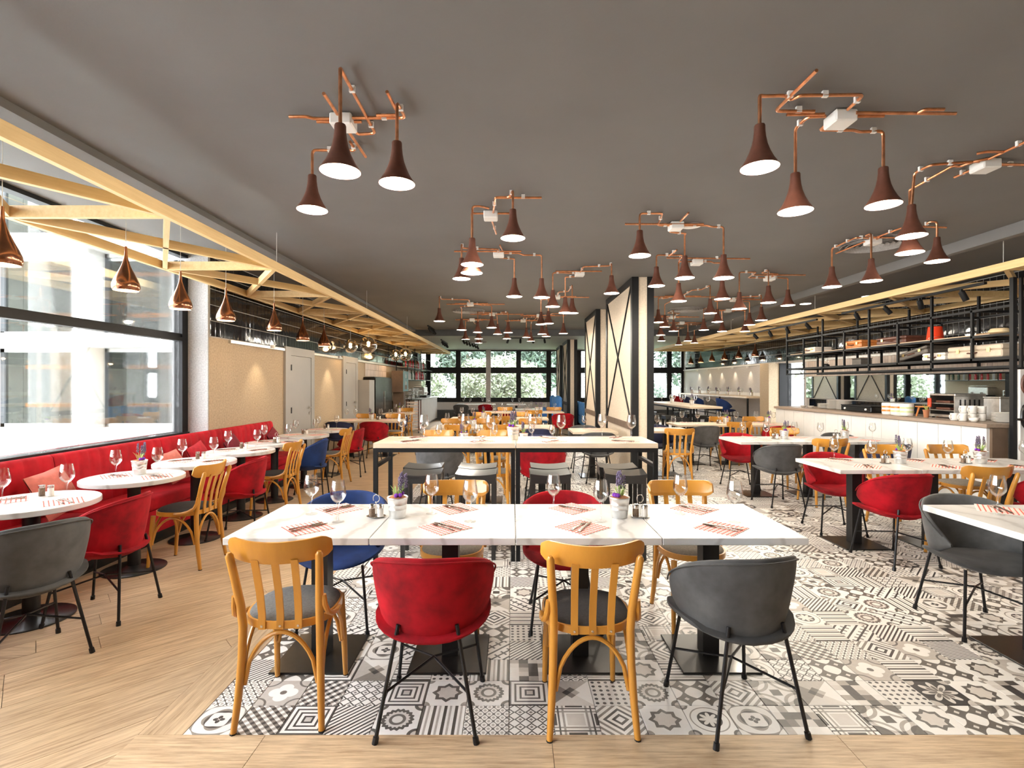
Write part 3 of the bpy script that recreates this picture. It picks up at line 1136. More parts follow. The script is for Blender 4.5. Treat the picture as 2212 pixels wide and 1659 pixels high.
def tub_piping():
    pts = []
    for i in range(31):
        s = -.93 + 1.86 * i / 30
        p, n = tub_P(s, .955)
        pts.append(p + n * .0195)
    return MB().tube(pts, .0042, 5)


def tub_seat():
    mb = MB()
    nr, na = 7, 30
    for side in (1, 0):
        for i in range(nr + 1):
            rho = i / nr
            for j in range(na):
                a = 2 * pi * j / na
                x = .262 * rho * spow(cos(a), .82)
                y = .03 + .255 * rho * spow(sin(a), .82)
                if side:
                    z = .435 + .05 * (x / .262) ** 2 * (1 if y > -.1 else .6) + .012 * (1 - rho ** 2) - .012 * rho ** 6
                    if y > .15:
                        z -= .9 * (y - .15) ** 2 / .13 * .1
                else:
                    z = .365 + .045 * rho ** 2 + .045 * (x / .262) ** 2
                mb.v.append((x, y, z))
    m = (nr + 1) * na
    for s0 in (0, m):
        for i in range(nr):
            for j in range(na):
                a, b = s0 + i * na + j, s0 + i * na + (j + 1) % na
                q = (a, b, b + na, a + na)
                mb.f.append(q if s0 == m else tuple(reversed(q)))
    e0, e1 = nr * na, m + nr * na
    for j in range(na):
        j2 = (j + 1) % na
        mb.f.append((e0 + j, e1 + j, e1 + j2, e0 + j2))
    return mb


def leg_mb(a, b, r=.0085):
    a, b = Vector(a), Vector(b)
    d = (b - a).normalized()
    return MB().tube([a, b - d * .03, b - d * .028, b], [r, r, r * 1.5, r * 1.6], 8)


VEL = {'red': 'velvet_red', 'grey': 'velvet_grey', 'blue': 'velvet_blue', 'navy': 'velvet_navy'}


def per(mb_fn, name, mats, smooth=True, ang=42):
    base = mb_fn()
    return {k: base.mesh(name, m, smooth, ang) for k, m in mats.items()}


TUB = [('backrest', per(tub_shell, 'backrest', VEL, ang=70), [('piping', per(tub_piping, 'piping', VEL))]),
       ('seat', per(tub_seat, 'seat', VEL, ang=75), [])]
for sx in (-1, 1):
    TUB.append(('leg', leg_mb((sx * .125, -.178, .475), (sx * .212, -.226, 0)).mesh('leg', 'leg_black'), []))
    TUB.append(('leg', leg_mb((sx * .165, .165, .40), (sx * .212, .226, 0)).mesh('leg', 'leg_black'), []))
    TUB.append(('stretcher', MB().tube([(sx * .176, -.206, .2), (0, 0, .245), (-sx * .188, .198, .2)], .006, 6).mesh('stretcher', 'leg_black'), []))


# ---- bentwood café chair
def bent_kit():
    K = []
    for sx in (-1, 1):
        K.append(('leg', MB().tube([(sx * .186, -.228, 0), (sx * .176, -.205, .14), (sx * .168, -.188, .3), (sx * .165, -.184, .44), (sx * .168, -.2, .54), (sx * .178, -.232, .67), (sx * .186, -.262, .775), (sx * .187, -.265, .79)],
                            [.0135, .0165, .018, .0185, .0185, .0175, .0165, .008], 10).mesh('leg', 'beech'), [('foot', MB().lathe([(.0145, 0.0), (.0145, .006)], 8, (sx * .186, -.228, 0), True, True).mesh('foot', 'rubber'))]))
        K.append(('leg', MB().tube([(sx * .172, .205, 0), (sx * .168, .19, .2), (sx * .158, .168, .43)], [.0125, .0155, .019], 10).mesh('leg', 'beech'), [('foot', MB().lathe([(.0135, 0.0), (.0135, .006)], 8, (sx * .172, .205, 0), True, True).mesh('foot', 'rubber'))]))
        # hip brace from stile to seat frame
        K.append(('hip_brace', MB().tube([(sx * .190, -.212, .585), (sx * .193, -.205, .54), (sx * .200, -.185, .498), (sx * .205, -.14, .472), (sx * .209, -.09, .460), (sx * .207, -.03, .455)], [.011, .0125, .0125, .0125, .012, .009], 8).mesh('hip_brace', 'beech'), []))
        # side arch
        pts = []
        for i in range(13):
            t = i / 12
            y = -.182 + .365 * t
            z = .20 + .215 * sin(pi * t) ** .55
            pts.append((sx * (.170 - .004 * t), y * .96, z))
        K.append(('arch', MB().tube(pts, .0095, 8).mesh('arch', 'beech'), []))

    def ringseat(i, k):
        a = 2 * pi * i / 32
        x, y = .200 * spow(cos(a), .8), .198 * spow(sin(a), .8)
        cr = [(0, -.015), (0, .018), (-.05, .02), (-.05, -.015), (0, -.015)][k]
        f = 1 + cr[0] / .2
        return (x * f, y * f - .002, .447 + cr[1])
    K.append(('seat_frame', MB().grid(ringseat, 32, 5, True).mesh('seat_frame', 'beech'), []))
    prof = [(.186, .452), (.19, .466), (.182, .477), (.14, .486), (.08, .491), (.002, .493)]
    m = MB()

    def pad(i, k):
        a = 2 * pi * i / 30
        r, z = prof[k]
        return (r * spow(cos(a), .8), r * spow(sin(a), .8) - .002, z)
    m.grid(pad, 30, 6, True)
    m.f.append(tuple(i * 6 for i in reversed(range(30))))
    base = m
    K.append(('seat', {'grey': base.mesh('seat', 'pad_grey'), 'taupe': base.mesh('seat', 'pad_taupe'), 'black': base.mesh('seat', 'pad_black')}, []))
    # top rail: board bent round the sitter's back

    def rail(i, k):
        t = -1 + 2 * i / 24
        a = t * radians(44)
        R = .31
        x = R * sin(a)
        y = -.27 - .0 + R * (1 - cos(a)) * 1.0
        hh = .050 * (1 - max(0, (abs(t) - .8) / .2) ** 2 * .45)
        zc = .785 + .012 * t * t
        n = Vector((sin(a), -cos(a), 0))
        c = [(-1, -.6), (-.55, -1), (.55, -1), (1, -.6), (1, .6), (.55, 1), (-.55, 1), (-1, .6), (-1, -.6)][k]
        lean = (zc + c[1] * hh - .785) * -.28
        return Vector((x, y + lean, zc + c[1] * hh)) + n * (c[0] * .0105)
    m = MB().grid(rail, 25, 9)
    m.f.append(tuple(k for k in range(8)))
    m.f.append(tuple(24 * 9 + k for k in reversed(range(8))))
    K.append(('top_rail', m.mesh('top_rail', 'beech', True, 60), []))
    for j, x in enumerate((-.078, 0, .078)):
        pts = [(x, -.199, .433), (x, -.199, .5), (x * 1.02, -.216, .60), (x * 1.05, -.245, .70), (x * 1.06, -.262, .755)]
        sl = MB()
        b0 = 0
        for p in pts:
            for dx, dy in ((-.015, -.0045), (.015, -.0045), (.015, .0045), (-.015, .0045)):
                sl.v.append((p[0] + dx, p[1] + dy, p[2]))
        for i in range(len(pts) - 1):
            for q in range(4):
                sl.f.append((i * 4 + q, i * 4 + (q + 1) % 4, i * 4 + 4 + (q + 1) % 4, i * 4 + 4 + q))
        sl.f += [(3, 2, 1, 0), tuple(4 * (len(pts) - 1) + q for q in range(4))]
        K.append(('slat', sl.mesh('slat', 'beech', True, 30), [('screw', MB().lathe([(.0065, 0), (.005, .003)], 8, cap0=True, cap1=True).xf(Matrix.Translation((x, -.2035, .447)) @ Matrix.Rotation(pi / 2, 4, 'X')).mesh('screw', 'steel'))]))
    for y, zz in ((-.184, .0), (.176, .0)):
        pts = []
        for i in range(17):
            t = i / 16
            x = -.156 + .312 * t
            pts.append((x, y + (0.004 if y > 0 else -.004), .19 + .225 * sin(pi * t) ** .5))
        K.append(('arch', MB().tube(pts, .0098, 8).mesh('arch', 'beech'), []))
    return K


BENT = bent_kit()


# ---- pedestal tables
def table_kit(w, d, top):
    return [('tabletop', MB().rbox((0, 0, .7325), (w - .004, d - .004, .035), .0025).mesh('tabletop', top, False), []),
            ('post', MB().bb(-.044, .044, -.044, .044, .012, .7149).mesh('post', 'dark_steel', False), []),
            ('foot_plate', MB().rbox((0, 0, .006), (.41, .41, .011), .003).mesh('foot_plate', 'base_steel', False), [])]


TAB_M = table_kit(.714, .714, 'marble')
TAB_O = table_kit(.714, .714, 'pale_oak')
TAB_R = [('tabletop', MB().lathe([(.001, .715), (.352, .715), (.355, .718), (.355, .747), (.352, .75), (.001, .75)], 48).mesh('tabletop', 'marble', True, 30), []),
         ('post', MB().lathe([(.045, .03), (.045, .7149)], 20).mesh('post', 'dark_steel'), []),
         ('foot_plate', MB().lathe([(.001, 0.0005), (.225, .0005), (.225, .008), (.21, .014), (.07, .02), (.05, .035), (.046, .035)], 40).mesh('foot_plate', 'base_steel'), [])]

# ---- tableware
gp = [(.0335, .0006), (.0335, .0016), (.012, .005), (.0042, .012), (.0036, .05), (.0040, .095), (.010, .104), (.026, .117), (.039, .137), (.0418, .155), (.040, .18), (.0355, .205), (.0318, .226), (.0306, .226), (.034, .205), (.0388, .18), (.0405, .155), (.0375, .138), (.025, .1195), (.009, .108), (.0005, .106)]
WINE = MB().lathe(gp, 22).mesh('wine_glass', 'wine_glass_clear', True, 80)
MAT_ME = MB().rbox((0, 0, .0012), (.21, .21, .002), .0004).mesh('napkin', 'gingham', False)


def fork_me():
    m = MB()
    m.tube([(0, -.09, .004), (0, -.04, .006), (0, .02, .004), (0, .035, .005)], [.008, .006, .0045, .011], 6, flat=(.5, 1))
    for x in (-.0105, -.0035, .0035, .0105):
        m.tube([(x * .8, .033, .005), (x, .05, .004), (x, .09, .007)], [.0022, .002, .0012], 5)
    return m.mesh('fork', 'cutlery')


def knife_me():
    return MB().tube([(0, -.1, .004), (0, -.03, .006), (0, 0, .005), (0, .06, .005), (.003, .105, .004)], [.008, .0075, .006, .0105, .003], 6, flat=(.4, 1)).mesh('knife', 'cutlery')


FORK, KNIFE = fork_me(), knife_me()


def pot_kit(seed):
    rr = random.Random(seed)
    bucket = MB().lathe([(.002, .001), (.044, .001), (.046, .012), (.0465, .014), (.0495, .045), (.0508, .047), (.0498, .049), (.052, .072), (.0533, .074), (.0523, .076), (.0565, .108), (.059, .112), (.0575, .116), (.0545, .112), (.051, .1)], 28)
    K = [('bucket', bucket.mesh('bucket', 'zinc'), [])]
    K.append(('moss', MB().lathe([(.0535, .1), (.05, .112), (.035, .12), (.001, .124)], 18).mesh('moss', 'moss'), []))
    for i in range(5):
        a = rr.uniform(0, 6.28)
        r = rr.uniform(.004, .024)
        x, y = r * cos(a), r * sin(a)
        lx, ly = x + rr.uniform(-.035, .035), y + rr.uniform(-.03, .03)
        h = rr.uniform(.2, .255)
        K.append(('stem', MB().tube([(x, y, .115), ((x + lx) / 2, (y + ly) / 2, h * .7), (lx, ly, h)], .0016, 5).mesh('stem', 'stem_green'), []))
        fl = MB()
        for q in range(22):
            t = q / 21
            b = q * 2.4
            zz = h - .055 + .075 * t
            rad = .0075 * (1 - .7 * abs(t - .35))
            fl.box((lx + rad * cos(b), ly + rad * sin(b), zz), (.007, .007, .006), rz=b)
        K.append(('flower_spike', fl.mesh('flower_spike', 'lavender', False), []))
    lf = MB()
    for i in range(16):
        a = rr.uniform(0, 6.28)
        e = rr.uniform(.02, .05)
        h = rr.uniform(.15, .19)
        lf.tube([(.01 * cos(a), .01 * sin(a), .115), (e * .6 * cos(a), e * .6 * sin(a), h - .02), (e * cos(a), e * sin(a), h)], [.003, .0035, .0006], 4, flat=(.3, 1))
    K.append(('leaves', lf.mesh('leaves', 'stem_green'), []))
    for i in range(3):
        a = rr.uniform(0, 6.28)
        K.append(('pompom', MB().lathe([(.001, -.013), (.009, -.009), (.013, 0), (.009, .009), (.001, .013)], 10, (.032 * cos(a), .032 * sin(a), .128)).mesh('pompom', 'purple_ball', True, 80), []))
    return K


POTS = [pot_kit(s) for s in (1, 2, 3)]
CRUET = [('tray', MB().lathe([(.001, .001), (.036, .001), (.046, .006), (.048, .008), (.046, .009), (.036, .004), (.001, .004)], 24, sx=1.15, sy=.85).mesh('tray', 'steel', True, 70), []),
         ('handle', MB().tube([(0, 0, .005), (0, 0, .075), (-.006, 0, .085)] + [(.018 * sin(a) - .0, 0, .105 - .022 * cos(a)) for a in [(-.3 + .35 * i) for i in range(17)]], .0022, 6).mesh('handle', 'steel'), [])]
for x, c in ((-.024, 'pepper'), (.024, 'salt')):
    CRUET.append(('shaker', MB().lathe([(.001, .005), (.0175, .005), (.0175, .045), (.0165, .05)], 16, (x, 0, 0)).mesh('shaker', c), [('cap', MB().lathe([(.0185, .05), (.0185, .066), (.014, .073), (.001, .075)], 16, (x, 0, 0)).mesh('cap', 'steel'))]))
SHAKER = {}
for c in ('pepper', 'salt'):
    SHAKER[c] = [('jar', MB().lathe([(.001, .001), (.0175, .001), (.0175, .05), (.0165, .055)], 14).mesh('jar', c), []), ('cap', MB().lathe([(.0185, .055), (.0185, .072), (.001, .074)], 14).mesh('cap', 'steel'), [])]


# ---- low stool with saddle seat
def stool_kit(h=.735, w=.35, d=.31):
    def top(i, k):
        x = -w / 2 + w * i / 12
        dip = .016 * (1 - (2 * i / 12 - 1) ** 2)
        y = [-d / 2, d / 2][k % 2]
        z = [h, h, h - .03, h - .03][k] - (dip if k < 2 else 0)
        y = [-d / 2, d / 2, d / 2, -d / 2][k]
        return (x, y, z)
    m = MB()
    for i in range(13):
        for k in range(4):
            m.v.append(top(i, k))
    for i in range(12):
        for k in range(4):
            a, b = i * 4 + k, i * 4 + (k + 1) % 4
            m.f.append((a, b, b + 4, a + 4))
    m.f += [(3, 2, 1, 0), tuple(48 + k for k in range(4))]
    K = [('seat', m.mesh('seat', 'stool_black', True, 35), [])]
    K.append(('apron', MB().bb(-w / 2 + .005, w / 2 - .005, -d / 2 + .005, -d / 2 + .025, h - .085, h - .031).bb(-w / 2 + .005, w / 2 - .005, d / 2 - .025, d / 2 - .005, h - .085, h - .031)
              .bb(-w / 2 + .005, -w / 2 + .025, -d / 2 + .025, d / 2 - .025, h - .085, h - .031).bb(w / 2 - .025, w / 2 - .005, -d / 2 + .025, d / 2 - .025, h - .085, h - .031).mesh('apron', 'stool_black', False), []))
    for sx in (-1, 1):
        for sy in (-1, 1):
            K.append(('leg', MB().bb(sx * (w / 2 - .0055) - (.035 if sx > 0 else 0), sx * (w / 2 - .0055) + (.035 if sx < 0 else 0), sy * (d / 2 - .0055) - (.035 if sy > 0 else 0), sy * (d / 2 - .0055) + (.035 if sy < 0 else 0), 0, h - .0855).mesh('leg', 'stool_black', False), []))
        K.append(('footrest', MB().bb(sx * (w / 2 - .03) - .01, sx * (w / 2 - .03) + .01, -d / 2 + .041, d / 2 - .041, .2, .23).mesh('footrest', 'stool_black', False), []))
    return K


STOOL = stool_kit()
BARSTOOL = [(n, me, s) for n, me, s in []]


def barstool_kit():
    K = []
    up = Matrix.Translation((0, 0, .33))
    K.append(('backrest', {k: tub_shell().xf(up).mesh('backrest', m, True, 70) for k, m in VEL.items()}, []))
    K.append(('seat', {k: tub_seat().xf(up).mesh('seat', m, True, 75) for k, m in VEL.items()}, []))
    for sx in (-1, 1):
        K.append(('leg', leg_mb((sx * .14, -.14, .74), (sx * .2, -.2, 0), .011).mesh('leg', 'leg_black'), []))
        K.append(('leg', leg_mb((sx * .14, .16, .72), (sx * .2, .22, 0), .011).mesh('leg', 'leg_black'), []))
    K.append(('footrest', MB().tube([(-.185, -.185, .25), (.185, -.185, .25), (.185, .2, .25), (-.185, .2, .25), (-.185, -.185, .25)], .008, 6).mesh('footrest', 'leg_black'), []))
    return K


BARSTOOL = barstool_kit()
# ================================================================== FURNITURE
VELNAME = {'red': 'red velvet', 'grey': 'grey velvet', 'blue': 'blue velvet', 'navy': 'navy velvet'}


def chair(kind, col, x, y, face, where, group):
    """face: direction the sitter looks, degrees from +X"""
    rz = radians(face - 90)
    if kind == 'T':
        return inst(TUB, 'tub_chair', '%s tub chair, %s' % (VELNAME[col], where), 'chair', (x, y, 0), rz, group, col)
    return inst(BENT, 'bentwood_chair', 'yellow bentwood chair, %s' % where, 'chair', (x, y, 0), rz, group, col or 'grey')


def setting(x, y, z, side, where, full=True, glass=True, rot=0.0, gl=(.12, .115), second=False):
    """napkin, fork, knife and wine glass of one place; side +1: sitter is on the near side"""
    r = random.Random(int(x * 977 + y * 131))
    jx, jy = r.uniform(-.015, .015), r.uniform(-.012, .012)
    x, y = x + jx, y + jy
    s = side
    a = radians(45 + r.uniform(-7, 7)) + rot
    n = tag(obj('napkin', MAT_ME, None, (x, y, z), a), 'red gingham napkin, %s' % where, 'napkin', 'gingham napkins')
    if full:
        b = radians(r.choice((-38, 38, 52, -20)) + r.uniform(-8, 8)) + rot
        c, d = cos(b), sin(b)
        tag(obj('fork', FORK, None, (x - .016 * c, y - .016 * d, z + .0023), b), 'steel fork on the napkin, %s' % where, 'fork', 'forks')
        tag(obj('knife', KNIFE, None, (x + .016 * c, y + .016 * d, z + .0023), b + radians(6)), 'steel knife on the napkin, %s' % where, 'knife', 'knives')
    if glass:
        gx, gy = x + s * gl[0], y + s * gl[1]
        ca, sa = cos(rot), sin(rot)
        if rot:
            gx, gy = x + ca * s * gl[0] - sa * s * gl[1], y + sa * s * gl[0] + ca * s * gl[1]
        tag(obj('wine_glass', WINE, None, (gx, gy, z), r.uniform(0, 6)), 'stemmed wine glass, %s' % where, 'wine glass', 'wine glasses')


NP = [0]


def pot(x, y, z, where, near=True):
    k = POTS[NP[0] % 3]
    NP[0] += 1
    inst(k, 'lavender_pot', 'zinc bucket of lavender, %s' % where, 'potted plant', (x, y, z), random.uniform(0, 6), 'lavender buckets')


def cruet(x, y, z, where, rz=0.0):
    inst(CRUET, 'cruet_set', 'steel salt and pepper set, %s' % where, 'cruet', (x, y, z), rz, 'salt and pepper sets')


def row(desc, x0, y0, n, kit, topname, near, far, full=True, pots=(), cruets=(), seats=True, w=.714, group=None, glass=True, skip=()):
    """a row of square tables pushed together; chairs are (kind, colour, x, y, face)"""
    for i in range(n):
        lab = '%s square table, %s from left, %s' % (topname, ORD[i], desc) if n > 1 else '%s square table, %s' % (topname, desc)
        inst(kit, 'square_table', lab, 'table', (x0 + w * (i + .5), y0 + w / 2, 0), 0, group or 'square pedestal tables')
        cx = x0 + w * (i + .5)
        if seats:
            for side, yy, nm in ((1, y0 + .185, 'near'), (-1, y0 + w - .125, 'far')):
                if (i, nm) in skip:
                    continue
                setting(cx, yy, .75, side, '%s side, %s from left, %s' % (nm, ORD[i], desc), full, glass)
    for nm, L in (('near', near), ('far', far)):
        for i, (k, c, x, y, fa) in enumerate(sorted(L, key=lambda t: t[2])):
            chair(k, c, x, y, fa, '%s side, %s from left, %s' % (nm, ORD[i], desc), 'dining chairs')
    for i, (x, y) in enumerate(pots):
        pot(x, y, .75, ('%s from left, ' % ORD[i] if len(pots) > 1 else '') + desc)
    for i, (x, y) in enumerate(cruets):
        cruet(x, y, .75, ('%s from left, ' % ORD[i] if len(cruets) > 1 else '') + desc, random.uniform(-.3, .3))


# ---- front row
row('front marble row', -1.41, 2.487, 4, TAB_M, 'white marble-top',
    [('B', 'grey', -1.02, 2.43, 93), ('T', 'red', -.36, 2.36, 90), ('B', 'black', .34, 2.38, 91), ('T', 'grey', 1.01, 2.355, 99)],
    [('T', 'blue', -1.08, 3.27, 272), ('B', 'taupe', -.38, 3.27, 270), ('T', 'red', .33, 3.27, 268), ('B', 'taupe', 1.14, 3.27, 270)],
    pots=[(-.645, 2.885), (.605, 2.885)], cruets=[(-.765, 2.885), (.722, 2.885)])

# ---- wooden bar table of two units with black stools
for i, xc in enumerate((-.573, .634)):
    w2, y0, y1 = .602, 4.32, 4.89
    t = thing('bar_table', 'pale oak bar table on black frame, %s unit' % ('left', 'right')[i], 'table', (xc, (y0 + y1) / 2, 0), group='bar table units')
    hd = (y1 - y0) / 2
    part('tabletop', MB().rbox((0, 0, .979), (w2 * 2 - .006, hd * 2, .042), .002), 'pale_oak', t, smooth=False)
    for sx in (-1, 1):
        for sy in (-1, 1):
            part('leg', MB().bb(sx * (w2 - .02) - .0175, sx * (w2 - .02) + .0175, sy * (hd - .02) - .0175, sy * (hd - .02) + .0175, 0, .9229), 'black_frame', t, smooth=False)
        part('side_rail', MB().bb(sx * (w2 - .02) - .0175, sx * (w2 - .02) + .0175, -hd + .038, hd - .038, .923, .9575), 'black_frame', t, smooth=False)
        part('stretcher', MB().bb(sx * (w2 - .02) - .015, sx * (w2 - .02) + .015, -hd + .038, hd - .038, .79, .82), 'black_frame', t, smooth=False)
    for sy in (-1, 1):
        part('long_rail', MB().bb(-w2 + .0025, w2 - .0025, sy * (hd - .02) - .0175, sy * (hd - .02) + .0175, .923, .9575), 'black_frame', t, smooth=False)
for i, (x, a) in enumerate(((-.79, 4), (-.31, 0), (.33, 0), (.99, -7))):
    inst(STOOL, 'low_stool', 'black saddle-seat stool, near side, %s from left, bar table' % ORD[i], 'stool', (x, 4.51, 0), radians(a), 'black stools')
for i, (x, a) in enumerate(((-.83, 2), (-.32, 0), (.35, 0), (.99, -4))):
    inst(STOOL, 'low_stool', 'black saddle-seat stool, far side, %s from left, bar table' % ORD[i], 'stool', (x, 4.86, 0), radians(a), 'black stools')
for i, x in enumerate((-.87, -.30, .33, .96)):
    setting(x, 4.45, 1.0, 1, 'near side, %s from left, bar table' % ORD[i], gl=(.1, .09))
    setting(x, 4.76, 1.0, -1, 'far side, %s from left, bar table' % ORD[i], gl=(.14, .07), glass=(i != 1 or True))
pot(.01, 4.6, 1.0, 'middle of bar table')

# ---- rows behind the bar table
row('first row behind bar table', -1.40, 6.25, 3, TAB_M, 'white marble-top',
    [('T', 'grey', -.86, 6.06, 88), ('B', 'grey', -.2, 6.08, 84), ('T', 'red', .36, 6.06, 90)],
    [('B', 'taupe', -1.05, 7.12, 270), ('B', 'taupe', -.28, 7.12, 272), ('T', 'navy', .4, 7.1, 268)], full=False,
    pots=[(-.62, 6.62), (.15, 6.6)], cruets=[(-.75, 6.6)])
row('second row behind bar table', -1.40, 8.75, 3, TAB_O, 'pale oak',
    [('B', 'grey', -.9, 8.62, 92), ('B', 'grey', -.25, 8.62, 88), ('T', 'navy', .4, 8.55, 90)],
    [('B', 'taupe', -1.15, 9.6, 268), ('B', 'taupe', -.45, 9.6, 272), ('B', 'taupe', .35, 9.6, 270)], full=False,
    pots=[(-.686, 9.1), (.03, 9.1)])
row('third row behind bar table', -1.35, 11.0, 3, TAB_O, 'pale oak',
    [('B', 'grey', -.9, 10.85, 90), ('B', 'grey', -.2, 10.85, 90)],
    [('B', 'taupe', -.7, 11.85, 270), ('B', 'taupe', .25, 11.85, 270)], full=False, pots=[(-.636, 11.35)])
row('fourth row behind bar table', -.75, 13.6, 3, TAB_O, 'pale oak',
    [('B', 'grey', .55, 13.2, 90), ('T', 'red', 1.28, 12.9, 90)],
    [('B', 'taupe', -.2, 14.45, 270), ('B', 'taupe', 1.2, 14.45, 270)], full=False, pots=[(.678, 13.95), (.8, 14.12)])
row('far table near blue armchairs', .1, 15.2, 1, TAB_M, 'white marble-top', [], [('T', 'red', -.2, 15.6, 0)], full=False)
row('far row under back windows', -2.05, 18.8, 2, TAB_M, 'white marble-top', [('T', 'grey', -1.85, 18.55, 90), ('T', 'red', -.95, 18.55, 90)], [], full=False)
row('lone far table below middle back window', -.2, 18.6, 1, TAB_M, 'white marble-top', [], [], full=False)

# ---- small table beside the pillar
row('small table beside the pillar', .95, 8.0, 1, TAB_O, 'pale oak', [('T', 'grey', 1.32, 7.93, 92)], [('T', 'grey', 1.25, 8.85, 268)], full=False)

# ---- right-hand side
row('right edge of the frame', 2.55, 2.47, 2, TAB_M, 'white marble-top', [], [('T', 'grey', 2.87, 3.17, 262)], skip=((1, 'near'), (1, 'far'), (0, 'near')))
row('right front row', 2.86, 4.46, 3, TAB_M, 'white marble-top',
    [('T', 'red', 3.25, 4.36, 97), ('B', 'black', 3.86, 4.36, 92), ('T', 'red', 4.62, 4.36, 90)],
    [('T', 'red', 3.3, 5.26, 262), ('B', 'taupe', 4.05, 5.36, 270), ('B', 'taupe', 4.72, 5.36, 268)],
    pots=[(3.67, 4.84), (4.43, 4.84)], cruets=[(3.53, 4.84), (4.29, 4.84)])
row('right middle row', 2.96, 6.62, 3, TAB_M, 'white marble-top',
    [('T', 'grey', 3.33, 6.42, 94), ('B', 'black', 3.88, 6.44, 90), ('T', 'navy', 4.7, 6.44, 90)],
    [('T', 'red', 3.3, 7.42, 262), ('B', 'taupe', 4.1, 7.5, 270), ('T', 'grey', 4.8, 7.44, 270)], full=False,
    pots=[(3.72, 7.0), (4.55, 7.0)], cruets=[(3.6, 7.0), (4.43, 7.0)])
row('right back row', 3.03, 9.35, 3, TAB_O, 'pale oak',
    [('T', 'grey', 3.42, 9.12, 92), ('B', 'grey', 4.0, 9.2, 90), ('T', 'red', 4.75, 9.12, 90)],
    [('B', 'taupe', 4.22, 10.2, 270), ('B', 'taupe', 4.9, 10.2, 270)], full=False,
    pots=[(4.05, 9.7), (4.85, 9.7)], cruets=[(3.92, 9.7)])
row('lone table right of the pillar', 2.2, 8.15, 1, TAB_O, 'pale oak', [('B', 'taupe', 2.53, 7.86, 84)], [('T', 'navy', 2.56, 9.0, 270)], full=False)

# ---- high table at the back right
t = thing('high_table', 'long pale oak high table on black frame at back right', 'table', (4.25, 12.9, 0))
part('tabletop', MB().rbox((0, 0, .98), (.72, 3.4, .045), .002), 'pale_oak', t, smooth=False)
for sx in (-1, 1):
    for y in (-1.66, 0, 1.66):
        part('leg', MB().bb(sx * .33 - .02, sx * .33 + .02, y - .02, y + .02, 0, .9169), 'black_frame', t, smooth=False)
    part('long_rail', MB().bb(sx * .33 - .02, sx * .33 + .02, -1.68, 1.68, .917, .957), 'black_frame', t, smooth=False)
    part('stretcher', MB().bb(sx * .33 - .015, sx * .33 + .015, -1.639, -.021, .3, .33).bb(sx * .33 - .015, sx * .33 + .015, .021, 1.639, .3, .33), 'black_frame', t, smooth=False)
for i in range(4):
    inst(STOOL, 'low_stool', 'black saddle-seat stool, left side, %s from camera, high table' % ORD[i], 'stool', (3.85, 11.7 + .8 * i, 0), pi / 2, 'black stools')
    inst(STOOL, 'low_stool', 'black saddle-seat stool, right side, %s from camera, high table' % ORD[i], 'stool', (4.65, 11.7 + .8 * i, 0), pi / 2, 'black stools')
    for s, nm in ((-1, 'left'), (1, 'right')):
        tag(obj('wine_glass', WINE, None, (4.25 + s * .17, 11.55 + .8 * i, 1.0025)), 'stemmed wine glass, %s side, %s from camera, high table' % (nm, ORD[i]), 'wine glass', 'wine glasses')
pot(4.25, 12.1, 1.0025, 'near end of high table')
pot(4.25, 13.6, 1.0025, 'far end of high table')

# ---- left side beyond the banquette
row('oak table beside the grey doors', -3.72, 10.35, 2, TAB_O, 'pale oak',
    [('T', 'navy', -3.4, 10.1, 90), ('T', 'red', -2.72, 10.1, 90)],
    [('B', 'taupe', -3.25, 11.2, 270), ('B', 'taupe', -2.6, 11.2, 270)], full=False, pots=[(-2.95, 10.75)], cruets=[(-2.8, 10.75)])
row('oak table in front of the bar', -3.3, 13.0, 1, TAB_O, 'pale oak',
    [('T', 'navy', -2.88, 12.75, 90)], [('B', 'taupe', -2.95, 13.98, 270)], full=False, pots=[(-2.95, 13.36)])

# ---- round tables along the banquette
RTY = [3.27, 4.16, 4.97, 5.80, 6.62, 7.55, 8.45]
RD = 'round table along banquette'
kc = [('T', 'grey', -2.645, 2.79, 150), ('T', 'red', -2.68, 3.37, 184), ('B', 'black', -2.74, 4.31, 180), ('T', 'red', -2.70, 5.08, 186), ('B', 'black', -2.74, 5.93, 180), ('T', 'blue', -2.68, 6.74, 190), ('B', 'grey', -2.70, 7.68, 180), ('T', 'red', -2.68, 8.42, 186)]
for i, y in enumerate(RTY):
    inst(TAB_R, 'round_table', 'white round pedestal table, %s from camera, along the red banquette' % ORD[i], 'table', (-3.07, y, 0), 0, 'round tables')
    d = '%s %s' % (ORD[i], RD)
    setting(-3.07 + .2, y - .02, .75, 1, 'aisle side, ' + d, full=i < 5, rot=pi / 2, gl=(.1, .06))
    setting(-3.07 - .17, y + .02, .75, -1, 'banquette side, ' + d, full=i < 5, rot=pi / 2, gl=(.1, .08))
    if i in (1,):
        pot(-3.1, y + .1, .75, d)
    elif i in (4,):
        cruet(-3.0, y - .1, .75, d)
    else:
        for s, c in ((-.03, 'pepper'), (.03, 'salt')):
            inst(SHAKER[c], c + '_shaker', '%s shaker with steel cap, %s' % (c, d), 'shaker', (-3.12 + s, y + .16, .75), 0, 'shakers on round tables')
for i, (k, c, x, y, fa) in enumerate(kc):
    chair(k, c, x, y, fa, '%s from camera, facing the red banquette' % ORD[i], 'chairs facing the banquette')

